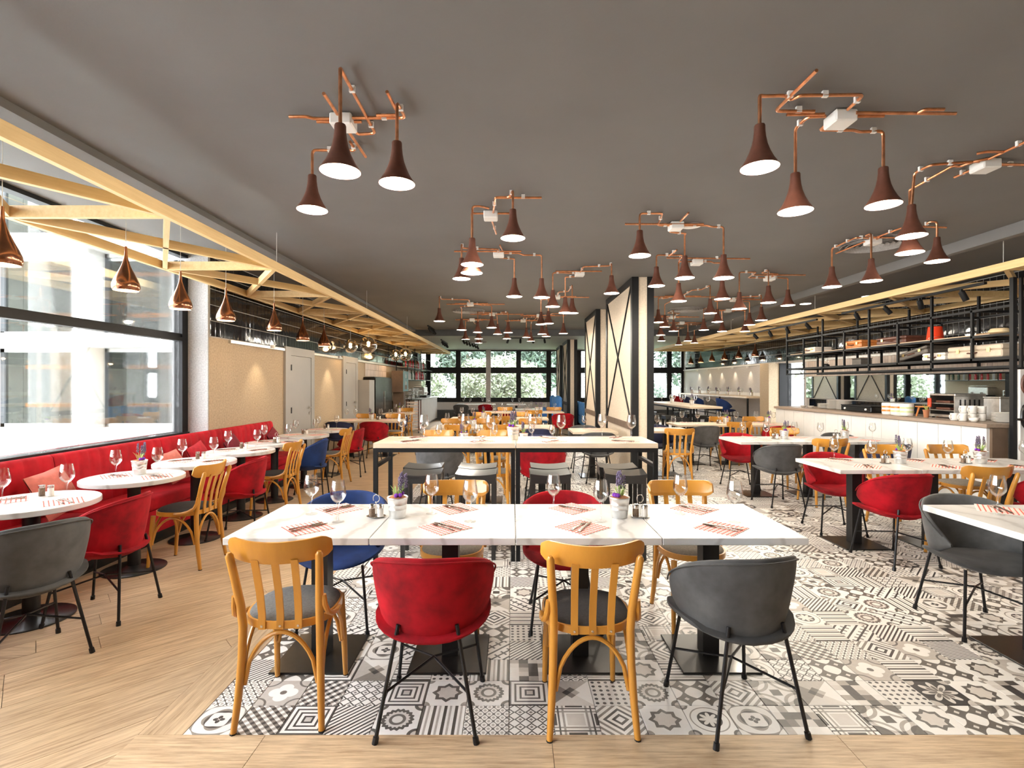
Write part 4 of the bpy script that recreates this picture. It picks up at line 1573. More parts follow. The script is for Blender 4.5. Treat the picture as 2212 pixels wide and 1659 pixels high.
# ---- red banquette
bq = thing('banquette', 'long red velvet banquette with fluted back below the left window', 'banquette', (0, 0, 0))
YS = [.2, 1.55, 2.9, 4.15, 5.42, 6.56, 7.95]
part('plinth', MB().bb(-3.75, -3.36, YS[0], YS[-1], 0, .12), 'dark_glossy', bq, smooth=False)
part('seat_base', MB().bb(-3.77, -3.3, YS[0], YS[-1], .121, .33), 'banquette_red', bq, smooth=False)
for a, b in zip(YS, YS[1:]):
    part('seat_cushion', MB().rbox((-3.475, (a + b) / 2, .397), (.39, b - a - .006, .13), .03), 'banquette_red', bq, True, 60)
    nfl = max(8, int((b - a) / .115))
    m = MB()
    NU, prof = nfl * 6 + 1, [(-.03, .33), (.0, .36), (-.012, .6), (-.03, .85), (-.042, .905), (-.07, .928), (-.1, .925), (-.115, .90), (-.115, .33)]

    def fn(i, k):
        t = i / (NU - 1)
        fl = abs(sin(pi * t * nfl)) ** .5
        x, z = prof[k]
        if 0 < k < 6:
            x += .012 * (fl - 1)
        return (-3.665 + x, a + .003 + (b - a - .006) * t, z)
    m.grid(fn, NU, len(prof))
    m.f.append(tuple(range(len(prof))))
    m.f.append(tuple((NU - 1) * len(prof) + k for k in reversed(range(len(prof)))))
    part('back_panel', m, 'banquette_red', bq, True, 50)


def cushion(x, y, w_, tilt, yaw, m, label):
    n = 11
    me = MB()
    for sd in (1, -1):
        def fn(i, k):
            u, v = -1 + 2 * i / (n - 1), -1 + 2 * k / (n - 1)
            h = ((1 - u * u) * (1 - v * v)) ** .45 * .06
            s = w_ / 2 * (1 - .06 * (1 - max(abs(u), abs(v))) * 0 - .05 * (1 - abs(u * v)))
            return (sd * (h + .004), u * s, v * s)
        b0 = len(me.f)
        me.grid(fn, n, n)
        if sd < 0:
            me.f[b0:] = [tuple(reversed(q)) for q in me.f[b0:]]
    o = solo('cushion', me, m, label, 'cushion', 'cushions on the banquette', ang=80)
    o.rotation_euler = (0.0 + yaw, tilt, .05)
    o.location = (x, y, .468 + w_ / 2 * abs(cos(yaw)) + w_ / 2 * abs(sin(yaw)) * .93)
    return o


cushion(-3.50, 3.92, .36, -.40, .14, 'cushion_coral', 'coral square cushion leaning on banquette between first and second round tables')
cushion(-3.52, 2.6, .36, -.35, .2, 'cushion_red', 'red cushion on banquette at the left edge of the photo')
cushion(-3.51, 5.32, .33, -.42, .08, 'cushion_coral', 'coral cushion on banquette behind the third round table')
cushion(-3.52, 5.78, .34, -.36, .2, 'cushion_red', 'bright red cushion on banquette behind the fourth round table')
cushion(-3.52, 6.5, .33, -.36, .3, 'cushion_wine', 'dark wine cushion on banquette behind the fifth round table')
cushion(-3.52, 7.6, .32, -.36, .35, 'cushion_wine', 'dark wine cushion at the far end of the banquette')
# ================================================================== COPPER-PIPE LAMP CLUSTERS
SH_O = MB().lathe([(.026, .235), (.0285, .228), (.029, .2), (.033, .165), (.041, .125), (.055, .085), (.074, .045), (.098, .008), (.1015, 0.0), (.0995, 0.0)], 30, cap0=False).mesh('shade', 'shade_brown', True, 60)
SH_C = MB().lathe([(.001, .237), (.026, .235)], 20).mesh('shade_top', 'shade_brown')
SH_I = MB().lathe([(.0985, .001), (.095, .009), (.071, .046), (.052, .086), (.038, .126), (.030, .165), (.001, .17)], 30).mesh('lining', 'shade_lining', True, 60)
BULB = MB().lathe([(.001, .015), (.028, .022), (.04, .045), (.036, .07), (.018, .1), (.014, .13), (.001, .13)], 14).mesh('bulb', 'bulb', True, 80)
ZP = ZC - .03      # height of the pipe runs


def elbow_path(pts, r=.03):
    out = [Vector(pts[0])]
    for i in range(1, len(pts) - 1):
        p, a, b = Vector(pts[i]), Vector(pts[i - 1]), Vector(pts[i + 1])
        da, db = (a - p), (b - p)
        k = min(r, da.length * .45, db.length * .45)
        da, db = da.normalized() * k, db.normalized() * k
        for t in (0, .33, .67, 1):
            out.append((p + da) * (1 - t) ** 2 + p * 2 * t * (1 - t) + (p + db) * t * t)
    out.append(Vector(pts[-1]))
    return out


NC = [0, 0]


def cluster(box, lamps, runs=None, stubs=None, side='left'):
    """box, lamps: photo pixels; lamps (top_px, top_py, rim_py) on the ceiling and at the shade rim"""
    bx, by = at(box[0], box[1], ZC - .03)
    n = NC[0 if side == 'left' else 1]
    NC[0 if side == 'left' else 1] += 1
    L = []
    for l in lamps:
        if len(l) == 3:
            x, y = at(l[0], l[1], ZP)
            zr = H + (CY - l[2]) * y / F
        else:
            zr = 2.63
            x, y = at(l[0], l[1], zr)
        L.append((x, y, max(2.5, min(2.75, zr))))
    t = thing('lamp_cluster', 'copper pipe lamp cluster with cone shades, %s nearest %s of the pillars' % (ORD[n], side), 'ceiling lamp', (bx, by, ZC), group='copper pipe ceiling lamps')

    def P(x, y, z):
        return (x - bx, y - by, z - ZC)
    part('junction_box', MB().rbox((0, 0, -.04), (.13, .13, .07), .008), 'white_plastic', t, smooth=False)
    clips = []

    def add_pipe(pts):
        part('pipe', MB().tube(elbow_path([P(*p) for p in pts]), .0095, 8), 'copper', t)
        for a, b in zip(pts, pts[1:]):
            if abs(a[2] - b[2]) < .02 and hypot(a[0] - b[0], a[1] - b[1]) > .12:
                clips.append(((a[0] * .4 + b[0] * .6), (a[1] * .4 + b[1] * .6)))
    for i, (x, y, zr) in enumerate(L):
        if runs and runs[i]:
            pts = [(*at(*q, ZP), ZP) for q in runs[i]]
        else:
            rr = random.Random(n * 7 + i)
            if abs(x - bx) > abs(y - by):
                k = .35 + .3 * rr.random()
                xm = bx + (x - bx) * k
                pts = [(bx, by, ZP), (xm, by, ZP), (xm + (.1 if x > bx else -.1) * .6, y, ZP)]
            else:
                k = .4 + .3 * rr.random()
                ym = by + (y - by) * k
                pts = [(bx, by, ZP), (bx, ym, ZP), (x, ym + (.06 if y > by else -.06), ZP)]
        pts.append((x, y, ZP))
        pts.append((x, y, zr + .234))
        pts = [p for j, p in enumerate(pts) if j == 0 or (Vector(p) - Vector(pts[j - 1])).length > .02]
        add_pipe(pts)
    if stubs:
        for s in stubs:
            add_pipe([(*at(*q, ZP - .004), ZP - .004) for q in s])
    else:
        rr = random.Random(n)
        d = .55 + .2 * rr.random()
        add_pipe([(bx - d * .7, by + .035, ZP - .004), (bx + d, by + .035, ZP - .004)])
        add_pipe([(bx - .3, by - .05, ZP - .004), (bx + .35, by - .05, ZP - .004)])
        s = rr.choice((-1, 1))
        add_pipe([(bx + s * .05, by + .02, ZP + .004), (bx + s * .25, by + .28, ZP + .004)])
    for x, y in clips[:7]:
        part('pipe_clip', MB().box(P(x, y, ZP + .006), (.03, .018, .034)), 'white_plastic', t, smooth=False)
    for x, y, zr in L:
        q = P(x, y, zr)
        s = obj('shade', SH_O, t, q)
        obj('shade_cap', SH_C, s)
        obj('lining', SH_I, s)
        obj('bulb', BULB, s)
        ld = bpy.data.lights.new('lamp_light', 'POINT')
        ld.energy = LAMP_W
        ld.color = (1.0, .91, .78)
        ld.shadow_soft_size = .035
        lo = obj('lamp_light', ld, s, (0, 0, -.006))
    return t


def A(*c):  # crop helper of the first cluster
    return [(550 + .2486 * x, 100 + .2486 * y) for x, y in c]


def Bc(*c):
    return [(1550 + .2993 * x, 100 + .2993 * y) for x, y in c]


cluster((742, 262), [(735, 147, 371), (857.5, 221, 397.6), (674.5, 324, 454)],
        [A((870, 740), (900, 765), (1050, 755), (985, 640), (960, 590), (760, 220)), A((850, 622), (1310, 622)), A((830, 830), (880, 905))],
        [A((300, 612), (450, 610), (510, 628), (660, 630)), A((540, 655), (930, 655)), A((600, 410), (720, 590)), A((820, 745), (965, 960)), A((1060, 600), (1225, 597)), A((1150, 395), (1225, 545))])
cluster((1815, 255), [(1641, 206, 363), (1718, 277, 457), (1908, 283, 443.6)],
        [Bc((940, 455), (1055, 350), (590, 355), (530, 388), (490, 355), (330, 360)), Bc((780, 505), (650, 510)), Bc((780, 572), (735, 605), (985, 605), (1020, 618))],
        [Bc((715, 175), (415, 468), (700, 470)), Bc((1000, 480), (1720, 486)), Bc((1440, 484), (1490, 456), (1635, 456)), Bc((1000, 505), (1200, 503)), Bc((500, 493), (770, 490)), Bc((850, 592), (920, 590))], side='right')
cluster((2128, 356), [(1969, 375, 510.6), (1965, 411, 546.5), (2330, 350, 480)],
        [Bc((1890, 830), (1540, 855), (1420, 915)), Bc((1960, 810), (1850, 830), (1740, 870), (1700, 860), (1400, 1030)), None],
        [Bc((1960, 812), (2330, 640)), Bc((1860, 880), (1710, 945)), Bc((2040, 850), (2200, 855)), Bc((1870, 775), (1940, 760), (2060, 762))], side='right')
cluster((1885, 520), [(1882, 504, 607.5), (1797, 537, 620), (2024, 479, 565)],
        [None, Bc((1090, 1385), (1000, 1380), (900, 1425)), Bc((1130, 1385), (1330, 1310), (1480, 1310), (1530, 1265))],
        [Bc((855, 1495), (1060, 1410)), Bc((1180, 1380), (1340, 1382)), Bc((1400, 1300), (1650, 1308))], side='right')
cluster((1060, 464), [(1108, 411, 515), (1020, 446, 572), (1019, 460, 590)],
        [[(1065, 462), (1070, 426), (1100, 426)], [(1056, 450), (1035, 445)], [(1045, 461), (1024, 461)]],
        [[(1070, 427), (1170, 427)], [(1075, 461), (1100, 461)], [(1062, 475), (1072, 505)]])
cluster((1460, 487), [(1382, 461, 553), (1479, 507, 601), (1563, 490, 601)], None,
        [[(1350, 484), (1520, 484)], [(1470, 478), (1487, 460)]], side='right')
cluster((1077, 547), [(997, 527, 602.5), (1111, 561, 641), (1170, 551, 643)],
        None, [[(981, 543), (1126, 543)], [(1085, 540), (1080, 530)]])
cluster((1505, 565), [(1418, 551, 618), (1466, 565, 651), (1560, 568, 646)], None, [[(1440, 557), (1620, 559)], [(1445, 553), (1462, 540)]], side='right')
cluster((1252, 590), [(1194, 589, 662.6), (1221, 600, 676), (1321, 569, 634)], None, [[(1200, 586), (1300, 586)]])
cluster((1662, 600), [(1597, 588, 667.4), (1660, 583, 654), (1702, 601, 660)], None, [[(1625, 594), (1740, 594)]], side='right')
cluster((1202, 641), [(1236, 676.6), (1168.5, 700.7), (1184.6, 699)])
cluster((1016, 656), [(949, 694), (997, 713), (1062, 708)])
cluster((1470, 640), [(1534, 677), (1422, 696.5), (1436, 706.4)], side='right')
cluster((1586, 646), [(1549.5, 695.5), (1644.5, 692), (1619, 702)], side='right')
cluster((1572, 670), [(1520, 713), (1609, 716), (1560, 716)], side='right')
cluster((1063, 678), [(1032, 718), (1075, 722), (1097.6, 718.6)])
cluster((1165, 681), [(1137, 729), (1147, 737), (1217, 720.6)])
cluster((1452, 684), [(1455, 715.4), (1427, 724), (1428.7, 736.5)], side='right')
cluster((1020, 690), [(1005.6, 733), (1034, 732), (1034, 741)])
cluster((1130, 692), [(1095, 732), (1171, 722), (1180, 727)])
cluster((1472, 697), [(1466, 745), (1486, 736.5), (1500, 741)], side='right')

# ================================================================== TIMBER LATTICES
def lattice(name, label, xa, xb, z, y0, bay, n):
    t = thing(name, label, 'ceiling lattice', (0, 0, z))
    hb, th = .085, .042
    ye = y0 + bay * n
    for x in (xa, xb):
        part('chord', MB().bb(x - th / 2, x + th / 2, y0, ye, -hb / 2, hb / 2), 'pine', t, smooth=False)
    s = 1 if xb > xa else -1
    for i in range(n + 1):
        y = y0 + bay * i
        yy = min(max(y, y0 + th / 2), ye - th / 2)
        part('cross_board', MB().bb(xa + s * th / 2, xb - s * th / 2, yy - th / 2, yy + th / 2, -hb / 2, hb / 2), 'pine', t, smooth=False)
        if i < n:
            for p, q in (((xa + s * .02, y + .03), (xb - s * .02, y + bay - .03)), ((xb - s * .02, y + .03), (xa + s * .02, y + bay - .03))):
                dx, dy = q[0] - p[0], q[1] - p[1]
                L = hypot(dx, dy)
                part('diagonal_board', MB().bb(-th / 2, th / 2, -L / 2, L / 2, -hb / 2 + .004, hb / 2 - .004), 'pine', t, smooth=False, loc=((p[0] + q[0]) / 2, (p[1] + q[1]) / 2, 0), rz=atan2(-dx, dy))
    for i in range(0, n + 1, 2):
        y = y0 + bay * i
        for x in (xa, xb):
            part('hanger', MB().bb(x - .0025, x + .0025, y + .036, y + .041, hb / 2, ZC - z - .001 if y < YBEAM else ZC2 - z - .001), 'cord', t, smooth=False)


lattice('timber_lattice', 'pale pine ceiling lattice along the left window and wall', -2.5, -3.66, 2.745, 3.71 - 1.69 * 3, 1.69, 13)
lattice('timber_lattice', 'pale pine ceiling lattice above the buffet counter on the right', 5.22, 7.05, 2.745, 3.71 - 1.69 * 3, 1.69, 12)

# ---- copper teardrop pendants
TD_P = [(.009, .355), (.0105, .32), (.0115, .29), (.015, .26), (.023, .228), (.036, .19), (.054, .148), (.074, .105), (.09, .066), (.0965, .04), (.0955, .022), (.09, .006), (.086, 0)]
TD = [('shade', MB().lathe(TD_P, 26).mesh('shade', 'copper_dark', True, 80), [('lining', MB().lathe([(.0855, .001), (.093, .022), (.094, .04), (.087, .066), (.07, .105), (.03, .15), (.001, .16)], 22).mesh('lining', 'shade_lining', True, 80)), ('bulb', MB().lathe([(.001, .01), (.03, .018), (.034, .035), (.02, .06), (.001, .075)], 12).mesh('bulb', 'bulb_soft', True, 80))])]


def teardrop(x, y, zr, ztop, label, group, watt=4):
    t = inst(TD, 'teardrop_pendant', label, 'pendant lamp', (x, y, zr), 0, group)
    part('cord', MB().tube([(0, 0, .35), (0, 0, ztop - zr - .03)], .0025, 6), 'cord', t)
    part('canopy', MB().lathe([(.001, -.035), (.04, -.035), (.05, -.025), (.05, 0), (.001, 0)], 20, (0, 0, ztop - zr - .001)), 'copper_dark', t)
    ld = bpy.data.lights.new('pendant_light', 'POINT')
    ld.energy = watt
    ld.color = (1, .68, .38)
    ld.shadow_soft_size = .03
    obj('pendant_light', ld, t, (0, 0, -.004))
    return t


for i, (px, py) in enumerate(((5, 572), (272, 628), (390, 668), (488, 693), (592, 714), (654, 736), (700, 748))):
    y = 3.1 * F / (CX - px)
    teardrop(-3.1, y, H + (CY - py) * y / F, ZC, 'copper teardrop pendant, %s from camera, above the round tables' % ORD[i], 'teardrop pendants over the round tables')
for i, y in enumerate((13.9, 14.9, 15.9, 16.9, 17.9, 18.9)):
    teardrop(6.6, y, 2.25, ZC if y < YBEAM else ZC2, 'copper teardrop pendant, %s from camera, above the wall bar shelf' % ORD[i], 'teardrop pendants over the bar shelf', 3)

# ---- glass globes near the bar
for i, (px, py, y, r) in enumerate(((757, 748, 11.15, .15), (796, 745, 12.0, .2), (855, 767, 15.0, .165), (876, 766, 15.4, .2))):
    x, z = (px - CX) * y / F, H + (CY - py) * y / F
    t = thing('globe_pendant', 'amber glass globe pendant, %s from left, near the bar' % ORD[i], 'pendant lamp', (x, y, z), group='glass globe pendants')
    part('globe', MB().lathe([(.02, r * .995)] + [(r * sin(a), r * cos(a)) for a in [.15 + 2.95 * k / 13 for k in range(14)]] + [(.001, -r)], 24), 'globe_glass', t, True, 80)
    part('bulb', MB().lathe([(.001, -.045), (.03, -.03), (.034, 0), (.015, .04), (.001, .045)], 12), 'bulb_soft', t, True, 80)
    zt = (ZC if y < YBEAM else ZC2) - z
    part('cord', MB().tube([(0, 0, .04), (0, 0, zt - .02)], .004, 6), 'cord', t)
    part('canopy', MB().lathe([(.001, zt - .03), (.05, zt - .03), (.05, zt - .001), (.001, zt - .001)], 18), 'dark_steel', t)
    ld = bpy.data.lights.new('globe_light', 'POINT')
    ld.energy = 8
    ld.color = (1, .7, .4)
    ld.shadow_soft_size = .05
    obj('globe_light', ld, t, (0, 0, -.06))

# ---- ceiling vents and downlights
for i, (x, y, lab, zc) in enumerate(((4.15, 5.85, 'round louvred ceiling vent on the right near cone lamps', ZC), (-.95, 11.2, 'round louvred ceiling vent left of centre at the back', ZC), (3.75, 11.0, 'round louvred ceiling vent at the back right', ZC), (-1.2, 17.5, 'round ceiling vent in the lower back ceiling', ZC2))):
    t = thing('ceiling_vent', lab, 'vent', (x, y, zc), group='round ceiling vents')
    part('plate', MB().lathe([(.001, -.002), (.33, -.002), (.36, -.012), (.36, -.001), (.001, -.001)], 40), 'plaster_grey', t)
    for k in range(6):
        r = .06 + .052 * k
        part('louvre_ring', MB().lathe([(r, -.004), (r + .022, -.03), (r + .027, -.028), (r + .006, -.003)], 36), 'plaster_grey', t)
    part('dark_throat', MB().lathe([(.001, -.0035), (.325, -.0035)], 36), 'dark_steel', t)
for i, (px, py) in enumerate(((2098, 588), (1875, 640), (1740, 656), (1640, 668), (1575, 690), (1493, 487))):
    x, y = at(px, py, ZC)
    t = solo('downlight', MB().lathe([(.001, -.012), (.085, -.012), (.1, -.008), (.1, -.001), (.001, -.001)], 28, (0, 0, 0)), 'downlight' if i != 5 else 'white_plastic', 'round recessed downlight, %s from the right in the ceiling' % ORD[i] if i < 5 else 'white round ceiling plate behind copper pipes', 'downlight', 'recessed downlights', loc=(x, y, ZC))


def track(label, pts, spots, zt):
    a, b = Vector(pts[0]), Vector(pts[1])
    d = (b - a)
    L = d.length
    t = thing('track_light', label, 'track light', (*((a + b) / 2).to_2d(), zt), atan2(d.y, d.x), 'black track lights')
    part('rail', MB().bb(-L / 2, L / 2, -.018, .018, -.03, 0), 'black_frame', t, smooth=False)
    for k in range(spots):
        x = -L / 2 + L * (k + .5) / spots
        rr = random.Random(k + int(L * 10))
        h = part('spot_head', MB().lathe([(.001, 0), (.034, 0), (.034, .12), (.03, .125), (.001, .12)], 16).xf(Matrix.Rotation(rr.uniform(2.5, 2.9), 4, 'X') @ Matrix.Rotation(rr.uniform(-.35, .35), 4, 'Y')), 'black_frame', t, loc=(x, 0, -.06))
        part('stem', MB().bb(x - .012, x + .012, -.012, .012, -.075, -.03), 'black_frame', t, smooth=False)
    return t


track('black track light nearest on the right, above the buffet rack', ((5.55, 6.0, 0), (5.55, 8.6, 0)), 4, 2.70)
track('black track light further along on the right, by the wall pier', ((5.6, 9.4, 0), (5.6, 12.2, 0)), 4, 2.70)
track('black track light under the lower back ceiling left of centre', ((-1.6, 16.2, 0), (-1.25, 19.0, 0)), 6, ZC2 - .001)
track('black track light over the near end of the bar', ((-2.3, 14.0, 0), (-2.3, 15.1, 0)), 4, ZC - .001)
track('black track light over the far end of the bar', ((-2.3, 16.6, 0), (-2.3, 18.2, 0)), 4, ZC2 - .001)
track('black track light on the lower back ceiling, centre', ((-.3, 16.0, 0), (1.2, 16.0, 0)), 4, ZC2 - .001)

# wall washers that make the pools of light on the plaster
def washer(x, y, z, tx, tz, watt, label, group):
    t = thing('wall_washer', label, 'spotlight', (x, y, z), group=group)
    part('housing', MB().lathe([(.001, .05), (.03, .05), (.035, 0), (.03, 0), (.028, .03), (.001, .03)], 14), 'white_paint', t)
    part('lens', MB().lathe([(.001, .028), (.027, .028)], 14), 'downlight', t)
    ld = bpy.data.lights.new('washer_light', 'SPOT')
    ld.energy = watt
    ld.color = (1, .8, .55)
    ld.spot_size = radians(80)
    ld.spot_blend = .8
    ld.shadow_soft_size = .03
    lo = obj('washer_light', ld, t, (0, 0, -.003))
    d = Vector((tx - x, 0, tz - z))
    lo.rotation_euler = d.to_track_quat('-Z', 'Y').to_euler()


washer(XL + .25, 10.55, 2.03, XL + .03, .9, 22, 'small spotlight washing the tan wall between the two grey doors', 'wall washers on the left')
washer(XL + .25, 7.6, 2.03, XL + .03, .9, 16, 'small spotlight washing the tan wall above the banquette end', 'wall washers on the left')
for i in range(6):
    washer(XR - .1, 14.4 + 1.05 * i, 1.99, XR + .0, .9, 9, 'small spotlight under the white trim, %s from the wall pier' % ORD[i], 'wall washers on the right')

# ================================================================== PILLARS
def pillar(y0, y1, label):
    x0, x1 = 1.8, 2.13
    t = thing('pillar', label, 'pillar', (0, 0, 0), group='plaster pillars with black steel frames')
    zt = (ZC if y0 < YBEAM - 1 else ZC2) - .001
    part('core', MB().bb(x0 + .02, x1 - .02, y0 + .02, y1 - .02, 0, zt), 'plaster_column', t, smooth=False)
    for x in (x0, x1 - .1):
        for y in (y0, y1 - .1):
            part('post', MB().bb(x, x + .1, y, y + .1, 0, zt), 'black_frame', t, smooth=False)
    for x in (x0, x1 - .04):
        part('top_rail', MB().bb(x, x + .04, y0 + .101, y1 - .101, zt - .1, zt), 'black_frame', t, smooth=False)
        part('dado_rail', MB().bb(x, x + .04, y0 + .101, y1 - .101, .80, .90), 'brown_panel', t, smooth=False)
        xx = x + (.0 if x == x0 else .04)
        sg = -1 if x == x0 else 1
        for a, b in (((y0 + .1, .9), (y1 - .1, zt - .1)), ((y0 + .1, zt - .1), (y1 - .1, .9))):
            L = hypot(b[0] - a[0], b[1] - a[1])
            part('brace', MB().tube([(xx + sg * -.012, a[0], a[1]), (xx + sg * -.012, b[0], b[1])], .016, 6), 'black_frame', t)
    return t


pillar(7.68, 9.83, 'nearest tall plaster pillar with crossed black braces')
pillar(11.0, 12.7, 'second plaster pillar with crossed black braces')
pillar(16.7, 18.3, 'third plaster pillar, in front of the back windows')
pillar(19.2, 20.9, 'farthest plaster pillar, next to the back windows')

# ---- blue bench and armchairs by the far pillars
b = thing('blue_bench', 'long blue velvet bench along the right side of the far pillars', 'bench', (2.19, 0, 0))
part('seat', MB().rbox((.28, 16.5, .32), (.5, 6.5, .3), .04), 'velvet_sky', b, True, 60)
part('plinth', MB().bb(.05, .5, 13.3, 19.7, 0, .171), 'dark_steel', b, smooth=False)
for k in range(26):
    part('back_roll', MB().rbox((.07, 13.3 + .25 * k, .68), (.13, .245, .46), .05), 'velvet_sky', b, True, 60)
for i, (x, y, f) in enumerate(((1.2, 16.5, 200), (1.3, 17.5, 185), (1.2, 18.6, 170))):
    c = thing('armchair', 'sky blue high-back armchair, %s from camera, beside the far pillars' % ORD[i], 'armchair', (x, y, 0), radians(f - 90), 'blue armchairs')
    part('seat', MB().rbox((0, .02, .36), (.6, .56, .2), .06), 'velvet_sky', c, True, 60)
    part('backrest', MB().rbox((0, -.27, .7), (.62, .14, .8), .06), 'velvet_sky', c, True, 60)
    for s in (-1, 1):
        part('armrest', MB().rbox((s * .3, 0, .5), (.1, .5, .3), .04), 'velvet_sky', c, True, 60)
        for q in (-.22, .22):
            part('leg', MB().tube([(s * .24, q, .27), (s * .27, q * 1.1, 0)], [.016, .01], 8), 'leg_black', c)
# ================================================================== BUFFET COUNTER AND RACK (right)
CXF, CY0, CY1, CZ = 5.36, 5.78, 10.4, 1.05
ct = thing('buffet_counter', 'long white-panelled buffet counter with grey oak top on the right', 'counter', (0, 0, 0))
part('carcass', MB().bb(CXF + .03, CXF + .72, CY0, CY1, .08, CZ - .05), 'white_paint', ct, smooth=False)
part('plinth', MB().bb(CXF + .07, CXF + .7, CY0 + .03, CY1 - .03, 0, .079), 'dark_steel', ct, smooth=False)
npan = 14
for i in range(npan):
    a, b = CY0 + (CY1 - CY0) * i / npan, CY0 + (CY1 - CY0) * (i + 1) / npan
    part('panel', MB().bb(CXF, CXF + .029, a + .003, b - .003, .08, CZ - .05), 'white_paint', ct, smooth=False)
part('countertop', MB().rbox((CXF + .36, (CY0 + CY1) / 2, CZ - .022), (.78, CY1 - CY0 + .06, .044), .003), 'grey_oak', ct, smooth=False)
part('end_panel', MB().bb(CXF + .03, CXF + .205, CY0 - .035, CY0 - .001, 0, CZ - .046), 'brown_panel', ct, smooth=False)
sp = solo('black_post', MB().bb(5.57, 5.615, 5.69, 5.735, 0, 2.69), 'black_frame', 'thin black steel post at the near end of the buffet counter', 'post', smooth=False)

# white partition at the right edge with two hung decorations
pt = struct('wall_partition', MB().bb(5.62, XR - .03, 5.66, 5.735, 0, 1.66), 'white_paint')
sn = thing('snowshoe', 'dark brown ribbed oval decoration hung high on the white partition', 'decoration', (5.72, 5.645, 1.5))
part('board', MB().lathe([(.001, -.012), (.13, -.012), (.14, 0), (.13, .012), (.001, .012)], 24, sx=.8, sy=1.02).xf(Matrix.Rotation(pi / 2, 4, 'X')), 'leather_brown', sn)
for k in range(7):
    part('rib', MB().rbox((0, -.016, .08 - .03 * k), (.16 - abs(k - 3) * .016, .012, .018), .004), 'dark_glossy', sn, smooth=False)
part('ring', MB().tube([(.025 * cos(a), -.02, -.1 + .018 * sin(a)) for a in [2 * pi * k / 14 for k in range(15)]], .006, 6), 'brass', sn)
bh = thing('riding_hat', 'black glossy rounded hat hung below the brown decoration', 'decoration', (5.73, 5.645, 1.12))
part('crown', MB().lathe([(.001, .19), (.07, .18), (.12, .14), (.14, .08), (.145, 0)], 22, sy=.28, c=(0, -.02, 0)), 'dark_glossy', bh)
part('brim', MB().rbox((0, -.05, -.01), (.36, .1, .025), .01), 'dark_glossy', bh, smooth=False)
part('lower_shell', MB().lathe([(.14, -.022), (.13, -.07), (.09, -.12), (.001, -.145)], 22, sy=.28, c=(0, -.02, 0)), 'dark_glossy', bh)

# ---- hanging black rack with suitcases
RX0, RX1, RY0, RY1 = 5.72, 6.36, 5.75, 10.65
rk = thing('hanging_rack', 'black steel hanging rack of square bars above the buffet counter', 'rack', (0, 0, 0))
bar = .028


def hb(x, y0, y1, z, nm='rail'):
    part(nm, MB().bb(x - bar / 2, x + bar / 2, y0, y1, z - bar / 2, z + bar / 2), 'black_frame', rk, smooth=False)


ys = [RY0 + (RY1 - RY0) * i / 8 for i in range(9)]
for x in (RX0, RX1):
    for z in (1.70, 1.80, 2.08, 2.40):
        hb(x, RY0 + bar / 2, RY1 - bar / 2, z)
for i, y in enumerate(ys):
    for x in (RX0, RX1):
        zb = 1.686 if i in (0, 8) or i % 2 == 0 else 1.786
        part('upright', MB().bb(x - bar / 2, x + bar / 2, y - bar / 2, y + bar / 2, zb, 2.695 if i % 2 == 0 else 2.42), 'black_frame', rk, smooth=False)
    for z in (1.80, 2.08, 2.40):
        part('crossbar', MB().bb(RX0 + bar / 2, RX1 - bar / 2, y - bar / 2, y + bar / 2, z - bar / 2, z + bar / 2), 'black_frame', rk, smooth=False)
part('shelf', MB().bb(RX0 + .016, RX1 - .016, RY0 + .4, RY1 - .1, 2.0945, 2.108), 'shelf_wood', rk, smooth=False)
part('shelf', MB().bb(RX0 + .016, RX1 - .016, RY0 + .02, RY1 - .02, 1.8145, 1.824), 'dark_steel', rk, smooth=False)


def suitcase(y0, y1, z, h, m, label, x0=RX0 + .04, x1=RX1 - .06, tilt=0.0):
    L, D = y1 - y0, x1 - x0
    s = thing('suitcase', label, 'suitcase', ((x0 + x1) / 2, (y0 + y1) / 2, z), rot=(tilt, 0, 0), group='vintage suitcases on the rack')
    part('base', MB().rbox((0, 0, h * .29), (D, L, h * .57), .012), m, s, smooth=False)
    part('lid', MB().rbox((0, 0, h * .79), (D, L, h * .41), .014), m, s, smooth=False)
    for q in (-.28, .28):
        part('latch', MB().bb(-D / 2 - .008, -D / 2 - .0005, q * L - .022, q * L + .022, h * .42, h * .75), 'brass', s, smooth=False)
    part('handle', MB().tube([(-D / 2 - .002, -.06, h * .42), (-D / 2 - .028, -.05, h * .38), (-D / 2 - .028, .05, h * .38), (-D / 2 - .002, .06, h * .42)], .008, 6), 'leather_brown', s)
    return s


ZA, ZB = 1.8245, 2.1085
suitcase(6.02, 6.78, ZA, .155, 'leather_beige', 'beige hard suitcase lying on the lower rack shelf')
suitcase(6.82, 7.2, ZA, .1, 'leather_white', 'white suitcase lying flat on the lower rack shelf')
suitcase(7.1, 7.65, ZA + .058, .11, 'leather_dark', 'grey leather suitcase tilted against the white suitcase', tilt=-.2)
suitcase(8.45, 8.92, ZB, .125, 'leather_tan', 'tan orange leather suitcase on the upper rack shelf', x1=6.1)
suitcase(7.5, 8.1, ZB, .11, 'leather_brown', 'dark brown suitcase with brass latches on the upper rack shelf')
suitcase(9.75, 10.15, ZB, .1, 'leather_white', 'small pale suitcase at the far end of the upper rack shelf', x1=6.1)
rb = thing('red_bucket', 'red bucket standing upside down on the upper rack shelf', 'bucket', (5.95, 7.2, ZB))
part('bucket_body', MB().lathe([(.105, .001), (.108, .006), (.1, .02), (.08, .19), (.078, .195), (.001, .195)], 28), 'bucket_red', rb)
part('bail', MB().tube([(.1 * cos(a), -.1 * sin(a) - .0, .03 + .02 * sin(a)) for a in [pi * k / 12 for k in range(13)]], .003, 6), 'steel', rb)
ht = thing('straw_hat', 'beige felt hat lying on the near end of the upper rack shelf', 'hat', (6.0, 6.3, ZB))
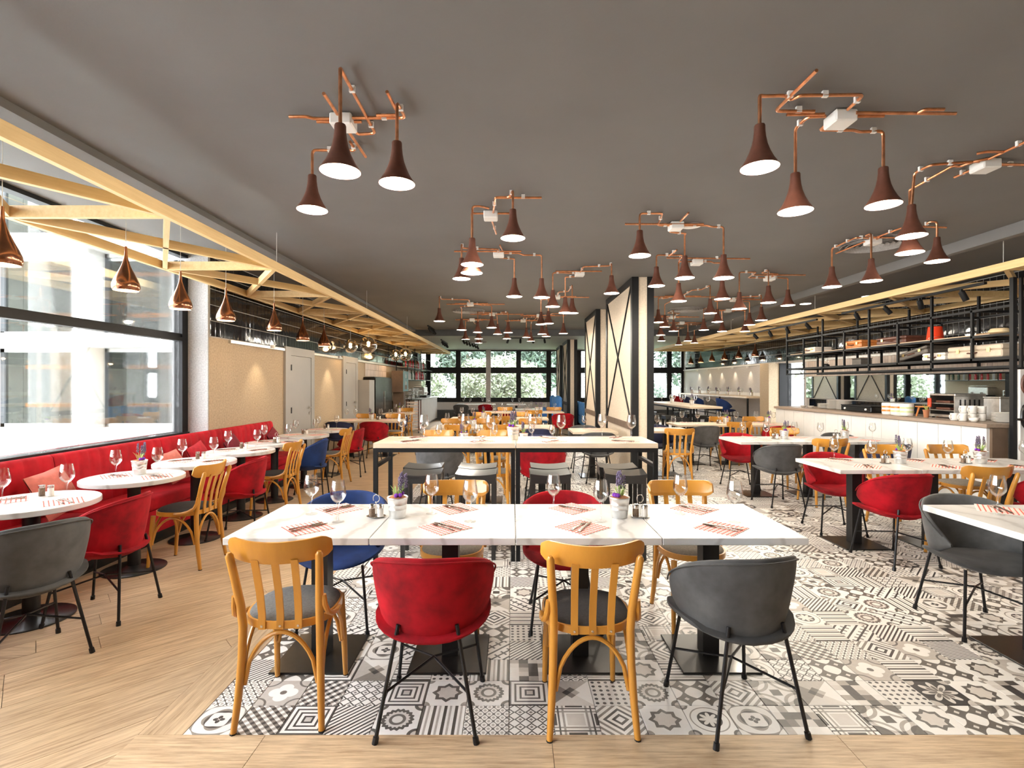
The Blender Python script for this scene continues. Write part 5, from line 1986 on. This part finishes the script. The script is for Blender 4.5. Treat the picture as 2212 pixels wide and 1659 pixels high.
part('brim', MB().lathe([(.001, .003), (.19, .003), (.23, .016), (.19, .01), (.001, .008)], 28, sx=1, sy=.95), 'felt_beige', ht)
part('crown', MB().lathe([(.11, .008), (.105, .05), (.08, .075), (.001, .07)], 24), 'felt_beige', ht)
kt = thing('oil_lamp', 'small black lantern on the lower rack shelf, far end', 'lantern', (5.98, 9.75, ZA))
part('tank', MB().lathe([(.001, .001), (.06, .001), (.06, .04), (.03, .06), (.001, .06)], 16), 'dark_steel', kt)
part('chimney', MB().lathe([(.03, .06), (.045, .1), (.03, .15), (.025, .18)], 16), 'wine_glass_clear', kt)
part('hood', MB().lathe([(.05, .18), (.03, .2), (.001, .21)], 16), 'dark_steel', kt)
wb = thing('wicker_box', 'small dark wicker box on the lower rack shelf', 'box', (5.98, 8.75, ZA))
part('body', MB().rbox((0, 0, .05), (.2, .22, .1), .008), 'leather_dark', wb, smooth=False)
part('lid', MB().rbox((0, 0, .108), (.21, .23, .014), .004), 'leather_dark', wb, smooth=False)

# ---- things on the counter
CT = CZ + .0005
PLATE = MB().lathe([(.001, 0), (.055, 0), (.08, .006), (.12, .016), (.121, .018), (.08, .011), (.001, .006)], 28).mesh('plate', 'ceramic', True, 70)


def plates(x, y, n, where, z=CT):
    for k in range(n):
        tag(obj('plate', PLATE, None, (x, y, z + .0125 * k)), 'white dinner plate, %s from bottom, %s' % (ORD[k] if k < 15 else 'topmost', where), 'plate', 'stacked white plates')


plates(5.72, 9.36, 7, 'low stack at the far end of the counter')
plates(5.72, 9.09, 13, 'tall stack left of its twin on the counter')
plates(5.72, 8.82, 13, 'tall stack beside the black griddle')
plates(5.74, 5.96, 9, 'stack at the near end of the counter')
gr = thing('griddle', 'flat black electric griddle on the counter', 'griddle', (5.7, 8.25, CT))
part('body', MB().rbox((0, 0, .05), (.34, .72, .085), .01), 'dark_glossy', gr, smooth=False)
part('rim', MB().bb(-.17, .17, -.36, -.34, .0925, .11).bb(-.17, .17, .34, .36, .0925, .11).bb(-.17, -.15, -.34, .34, .0925, .11).bb(.15, .17, -.34, .34, .0925, .11), 'dark_steel', gr, smooth=False)
for k in range(2):
    part('knob', MB().lathe([(.018, 0), (.015, .014), (.001, .015)], 12).xf(Matrix.Translation((-.17, -.25 + .5 * k, .05)) @ Matrix.Rotation(-pi / 2, 4, 'Y')), 'white_plastic', gr)
for i, (y, bands) in enumerate(((7.62, ('ceramic_orange', 'ceramic_orange')), (7.44, ('ceramic_green', 'ceramic_orange')), (7.26, ('ceramic_green', 'ceramic_green')))):
    c = thing('striped_jar', 'striped ceramic jar on the counter, %s from the left' % ORD[i], 'jar', (5.6, y, CT), group='striped ceramic jars')
    part('body', MB().lathe([(.001, .001), (.072, .001), (.08, .02), (.082, .16), (.075, .17), (.001, .165)], 24), 'ceramic', c)
    for k, bm in enumerate(bands):
        part('band', MB().lathe([(.0805, .045 + .055 * k), (.0835, .046 + .055 * k), (.0835, .07 + .055 * k), (.0805, .071 + .055 * k)], 24), bm, c)
tr = solo('serving_tray', MB().lathe([(.001, 0), (.07, 0), (.09, .012), (.07, .004), (.001, .004)], 24, sx=.6, sy=1.5), 'ceramic', 'oval white tray on the counter edge below the striped jars', 'tray', loc=(5.46, 7.2, CT))
tag(obj('storage_tub', MB().rbox((0, 0, .07), (.2, .18, .14), .01).mesh('storage_tub', 'ceramic', False), None, (5.9, 7.72, CT)), 'square white tub behind the striped jars', 'container')
ws = thing('wooden_riser', 'small orange wooden stand on the counter beside the toaster', 'stand', (5.72, 7.06, CT))
part('board', MB().rbox((0, 0, .135), (.16, .22, .016), .004), 'leather_tan', ws, smooth=False)
for sx in (-1, 1):
    for sy in (-1, 1):
        part('leg', MB().tube([(sx * .05, sy * .07, .1265), (sx * .065, sy * .1, 0)], [.014, .01], 8), 'leather_tan', ws)
tp = thing('terracotta_pot', 'small terracotta pot with a sprig beside the wooden stand', 'potted plant', (5.55, 6.86, CT))
part('pot', MB().lathe([(.001, .001), (.026, .001), (.036, .09), (.04, .09), (.04, .105), (.034, .1), (.001, .09)], 18), 'terracotta', tp)
m = MB()
for k in range(9):
    a = k * .7
    m.tube([(0, 0, .09), (.02 * cos(a), .02 * sin(a), .14), (.04 * cos(a), .04 * sin(a), .17)], [.003, .004, .001], 4)
part('leaves', m, 'stem_green', tp)
ts = thing('conveyor_toaster', 'steel conveyor toaster with two racks and a red corner on the counter', 'toaster', (5.84, 6.72, CT))
part('top', MB().rbox((0, 0, .31), (.4, .40, .03), .006), 'brushed_steel', ts, smooth=False)
part('side', MB().bb(-.2, .2, -.2, -.185, .02, .2945), 'brushed_steel', ts, smooth=False)
part('side', MB().bb(-.2, .2, .185, .2, .02, .2945), 'brushed_steel', ts, smooth=False)
part('back', MB().bb(.185, .2, -.1845, .1845, .02, .2945), 'dark_steel', ts, smooth=False)
part('base', MB().bb(-.2, .185, -.1845, .1845, .02, .05), 'brushed_steel', ts, smooth=False)
for z in (.1, .19):
    sh = part('rack', MB().bb(-.19, .18, -.184, .184, z, z + .008), 'brushed_steel', ts, smooth=False)
for z in (.125, .215):
    part('toast', MB().rbox((-.05, .05, z), (.2, .22, .03), .008), 'leather_brown', ts, smooth=False)
part('control_box', MB().rbox((-.205, .19, .2), (.02, .05, .12), .004), 'bucket_red', ts, smooth=False)
for k in range(5):
    part('vent_slot', MB().bb(-.14 + .06 * k, -.12 + .06 * k, -.2025, -.2005, .17, .25), 'dark_steel', ts, smooth=False)
for sx in (-1, 1):
    for sy in (-1, 1):
        part('foot', MB().lathe([(.015, 0), (.015, .0195)], 10, (sx * .17, sy * .17, 0), True, True), 'rubber', ts)
MUG = [('body', MB().lathe([(.001, .001), (.034, .001), (.04, .01), (.042, .09), (.04, .09), (.037, .012), (.001, .008)], 20).mesh('body', 'ceramic', True, 60), []),
       ('handle', MB().tube([(.04, 0, .07), (.062, 0, .066), (.066, 0, .045), (.058, 0, .026), (.04, 0, .022)], .006, 6).mesh('handle', 'ceramic'), [])]
k = 0
for y in (6.2, 6.32):
    for x in (5.46, 5.575, 5.69):
        for lv in range(2 if x > 5.5 else 1):
            inst(MUG, 'mug', 'white mug, %s row, %s from the counter edge, %s' % ('near' if y < 6.25 else 'far', ORD[int(round((x - 5.46) / .115))], ('bottom layer', 'top layer')[lv]), 'mug', (x, y, CT + .0905 * lv), pi + random.uniform(-.15, .15), 'stacked white mugs')
tag(obj('coffee_cup', MB().lathe([(.001, .001), (.025, .001), (.048, .03), (.05, .05), (.047, .05), (.044, .03), (.001, .006)], 20).mesh('coffee_cup', 'ceramic', True, 60), None, (5.46, 6.05, CT)), 'wide white cup in front of the mugs', 'cup')
jb = thing('steel_canister', 'dull steel box at the back of the counter behind the plates', 'canister', (5.98, 6.3, CT))
part('body', MB().rbox((0, 0, .14), (.16, .22, .27), .006), 'brushed_steel', jb, smooth=False)
part('lid', MB().rbox((0, 0, .285), (.17, .23, .018), .004), 'brushed_steel', jb, smooth=False)
for i, y in enumerate((9.6, 9.85)):
    tag(obj('small_bowl', MB().lathe([(.001, .001), (.03, .001), (.055, .04), (.052, .04), (.03, .006), (.001, .005)], 18).mesh('small_bowl', 'ceramic', True, 60), None, (5.6, y, CT)), 'small white bowl at the far end of the counter, %s' % ('near one', 'farther one')[i], 'bowl', 'small bowls')

# ---- bar shelf along the right back wall with high stools
bs = thing('wall_bar', 'long pale bar shelf on black frame along the right back wall', 'bar shelf', (0, 0, 0))
part('shelf_top', MB().rbox((6.75, 17.0, 1.13), (.62, 5.9, .045), .003), 'pale_oak', bs, smooth=False)
part('upstand', MB().bb(7.07, 7.1, 14.05, 19.95, 1.153, 1.25), 'white_paint', bs, smooth=False)
for y in (14.1, 16.0, 18.0, 19.9):
    part('leg', MB().bb(6.47, 6.51, y - .02, y + .02, 0, 1.1069), 'black_frame', bs, smooth=False)
part('front_rail', MB().bb(6.48, 6.5, 14.121, 19.879, .55, .58), 'black_frame', bs, smooth=False)
for i, (y, c) in enumerate(((14.55, 'blue'), (15.5, 'grey'), (16.45, 'blue'), (17.4, 'navy'), (18.4, 'red'))):
    inst(BARSTOOL, 'bar_stool', '%s high bar stool, %s from camera at the wall bar shelf' % (VELNAME[c], ORD[i]), 'bar stool', (6.05, y, 0), radians(-90 - 8), 'velvet bar stools', c)
for i in range(7):
    y = 14.45 + .8 * i
    pot(6.75, y, 1.1535, '%s from camera on the wall bar shelf' % ORD[i])
    tag(obj('wine_glass', WINE, None, (6.62, y + .3, 1.1535)), 'stemmed wine glass, %s from camera, wall bar shelf' % ORD[i], 'wine glass', 'wine glasses')

# ================================================================== BAR (left back)
bc = thing('bar_counter', 'white-fronted bar counter with grey top at the left back', 'counter', (0, 0, 0))
part('carcass', MB().bb(-3.76, -3.13, 16.2, 21.2, .1, .95), 'white_paint', bc, smooth=False)
part('plinth', MB().bb(-3.74, -3.17, 16.22, 21.18, 0, .099), 'brushed_steel', bc, smooth=False)
for i in range(10):
    part('panel', MB().bb(-3.129, -3.1, 16.2 + .5 * i + .003, 16.7 + .5 * i - .003, .1, .95), 'white_paint', bc, smooth=False)
part('countertop', MB().rbox((-3.43, 18.7, .971), (.7, 5.04, .04), .003), 'brushed_steel', bc, smooth=False)
sg = thing('service_tower', 'brown timber tower with a teal sign at the near end of the bar', 'cabinet', (-3.43, 15.55, 0))
part('base', MB().bb(-.16, .16, -.1, .12, 0, 1.25), 'brown_panel', sg, smooth=False)
part('cabinet', MB().bb(-.17, .17, -.24, .5, 1.26, 1.9), 'brown_panel', sg, smooth=False)
sgn = part('sign', MB().bb(.171, .18, -.235, .49, 1.28, 1.89), 'teal_sign', sg, smooth=False)
tc = bpy.data.curves.new('sign_text', 'FONT')
tc.body = 'bi\nbo'
tc.size = .2
tc.extrude = .001
tc.align_x = 'CENTER'
tc.materials.append(MATS['white_paint'])
tmp = bpy.data.objects.new('tmp_text', tc)
COL.objects.link(tmp)
bpy.context.view_layer.update()
tme = bpy.data.meshes.new_from_object(tmp.evaluated_get(bpy.context.evaluated_depsgraph_get()))
bpy.data.objects.remove(tmp)
to = obj('lettering', tme, sgn, (.1815, .13, 1.68), rot=(pi / 2, 0, pi / 2))
for k in range(4):
    part('stripe', MB().bb(.181, .183, -.02 + .09 * k, .02 + .09 * k, 1.34, 1.46), 'orange_paint_and_reflection', sgn, smooth=False)
fg = thing('drinks_fridge', 'tall black glass-door drinks fridge against the left wall', 'fridge', (XL + .3, 13.95, 0))
part('body', MB().bb(-.28, .0, -.9, .9, .02, 1.68), 'dark_glossy', fg, smooth=False)
for s in (-1, 1):
    part('door', MB().bb(.001, .02, .006 if s > 0 else -.895, .895 if s > 0 else -.006, .05, 1.66), 'dark_glossy', fg, smooth=False)
    part('handle', MB().bb(.021, .04, s * .03 - .01, s * .03 + .01, .8, 1.3), 'steel', fg, smooth=False)
for sx in (-.22, -.05):
    for sy in (-.85, .85):
        part('foot', MB().lathe([(.02, 0), (.02, .0195)], 8, (sx, sy, 0), True, True), 'rubber', fg)
solo('tall_cupboard', MB().rbox((XL + .16, 12.76, .8), (.3, .46, 1.6), .004), 'door_grey', 'plain grey-tan cupboard between the second door and the fridge', 'cupboard', smooth=False)
pn = thing('tile_panel', 'pale pink glazed tile panel above the drinks fridge', 'wall panel', (XL + .012, 14.3, 1.7))
for i in range(22):
    for j in range(2):
        obj('tile', bpy.data.meshes.get('panel_tile') or MB().rbox((0, 0, 0), (.012, .096, .165), .002).mesh('panel_tile', 'white_lath', False), pn, (0, -1.05 + .1 * i, .085 + .17 * j))
# slatted trolley
tv = thing('slatted_trolley', 'pale slatted tray trolley on castors in front of the bar', 'trolley', (-3.02, 15.75, 0))
for sx in (-1, 1):
    for sy in (-1, 1):
        part('post', MB().bb(sx * .18 - .014, sx * .18 + .014, sy * .2 - .014, sy * .2 + .014, .08, 1.0), 'leather_brown', tv, smooth=False)
        part('castor', MB().lathe([(.035, -.01), (.035, .01)], 12, cap0=True, cap1=True).xf(Matrix.Translation((sx * .18, sy * .2, .035)) @ Matrix.Rotation(pi / 2, 4, 'Y')), 'rubber', tv)
for k in range(10):
    part('slat', MB().bb(-.17, .17, -.216, -.2, .12 + .088 * k, .165 + .088 * k), 'white_lath', tv, smooth=False)
part('tray_top', MB().bb(-.2, .2, -.22, .22, 1.001, 1.02), 'dark_glossy', tv, smooth=False)
# bottle rack above the bar
br = thing('bottle_rack', 'black steel hanging bottle rack above the bar', 'rack', (0, 0, 0))
X0, X1, Y0, Y1 = -3.66, -3.3, 16.2, 21.1
for x in (X0, X1):
    for y in (Y0, 17.4, 18.6, 19.8, Y1):
        part('upright', MB().bb(x - .012, x + .012, y - .012, y + .012, 1.62, 2.70), 'black_frame', br, smooth=False)
    for z in (1.63, 2.02, 2.42):
        part('rail', MB().bb(x - .012, x + .012, Y0 + .013, Y1 - .013, z - .012, z + .012), 'black_frame', br, smooth=False)
for z in (1.6425, 2.0325):
    part('shelf', MB().bb(X0 + .013, X1 - .013, Y0, Y1, z, z + .012), 'brushed_steel', br, smooth=False)
BOT = {c: MB().lathe([(.001, .001), (.038, .001), (.04, .01), (.04, .19), (.03, .225), (.014, .25), (.014, .3), (.001, .302)], 14).mesh('bottle', c, True, 60) for c in ('bottle_green', 'bottle_amber', 'bottle_clear', 'bottle_red')}
BN = {'bottle_green': 'dark green', 'bottle_amber': 'amber', 'bottle_clear': 'clear', 'bottle_red': 'red'}
for j, z in enumerate((1.655, 2.045)):
    for i in range(18):
        c = random.choice(list(BOT))
        tag(obj('bottle', BOT[c], None, (-3.48, 16.45 + .25 * i, z)), '%s bottle, %s from camera, %s rack shelf over bar' % (BN[c], ORD[i] if i < 15 else ('sixteenth', 'seventeenth', 'eighteenth')[i - 15], ('lower', 'upper')[j]), 'bottle', 'bottles on the bar rack')
em = thing('espresso_machine', 'steel espresso machine on the bar counter', 'coffee machine', (-3.42, 19.4, .992))
part('body', MB().rbox((-.05, 0, .24), (.4, .8, .3), .02), 'brushed_steel', em, smooth=False)
part('drip_tray', MB().rbox((.1, 0, .04), (.3, .78, .06), .006), 'dark_steel', em, smooth=False)
part('cup_rail', MB().tube([(-.2, -.38, .44), (.12, -.38, .44), (.12, .38, .44), (-.2, .38, .44)], .008, 6), 'steel', em)
for k in range(2):
    part('group_head', MB().lathe([(.04, 0), (.045, .05), (.03, .06)], 14, (.17, -.2 + .4 * k, .14), True, True), 'steel', em)
part('back_foot', MB().bb(-.22, -.05, -.35, .35, 0, .089), 'dark_steel', em, smooth=False)
for i in range(3):
    dc = thing('glass_rack', 'rack of upturned glasses on the bar, %s from camera' % ORD[i], 'glass rack', (-3.38, 16.7 + .7 * i, .992), group='glass racks on the bar')
    for lv in range(3):
        part('tray', MB().bb(-.16, .16, -.24, .24, .13 * lv + .001, .13 * lv + .014), 'steel', dc, smooth=False)
        for q in range(4):
            part('tumbler', MB().lathe([(.03, .015), (.034, .11), (.001, .112)], 10, (.07, -.17 + .11 * q, .13 * lv)), 'wine_glass_clear', dc)
    for sx in (-.15, .15):
        for sy in (-.23, .23):
            part('post', MB().bb(sx - .005, sx + .005, sy - .005, sy + .005, 0, .28), 'steel', dc, smooth=False)
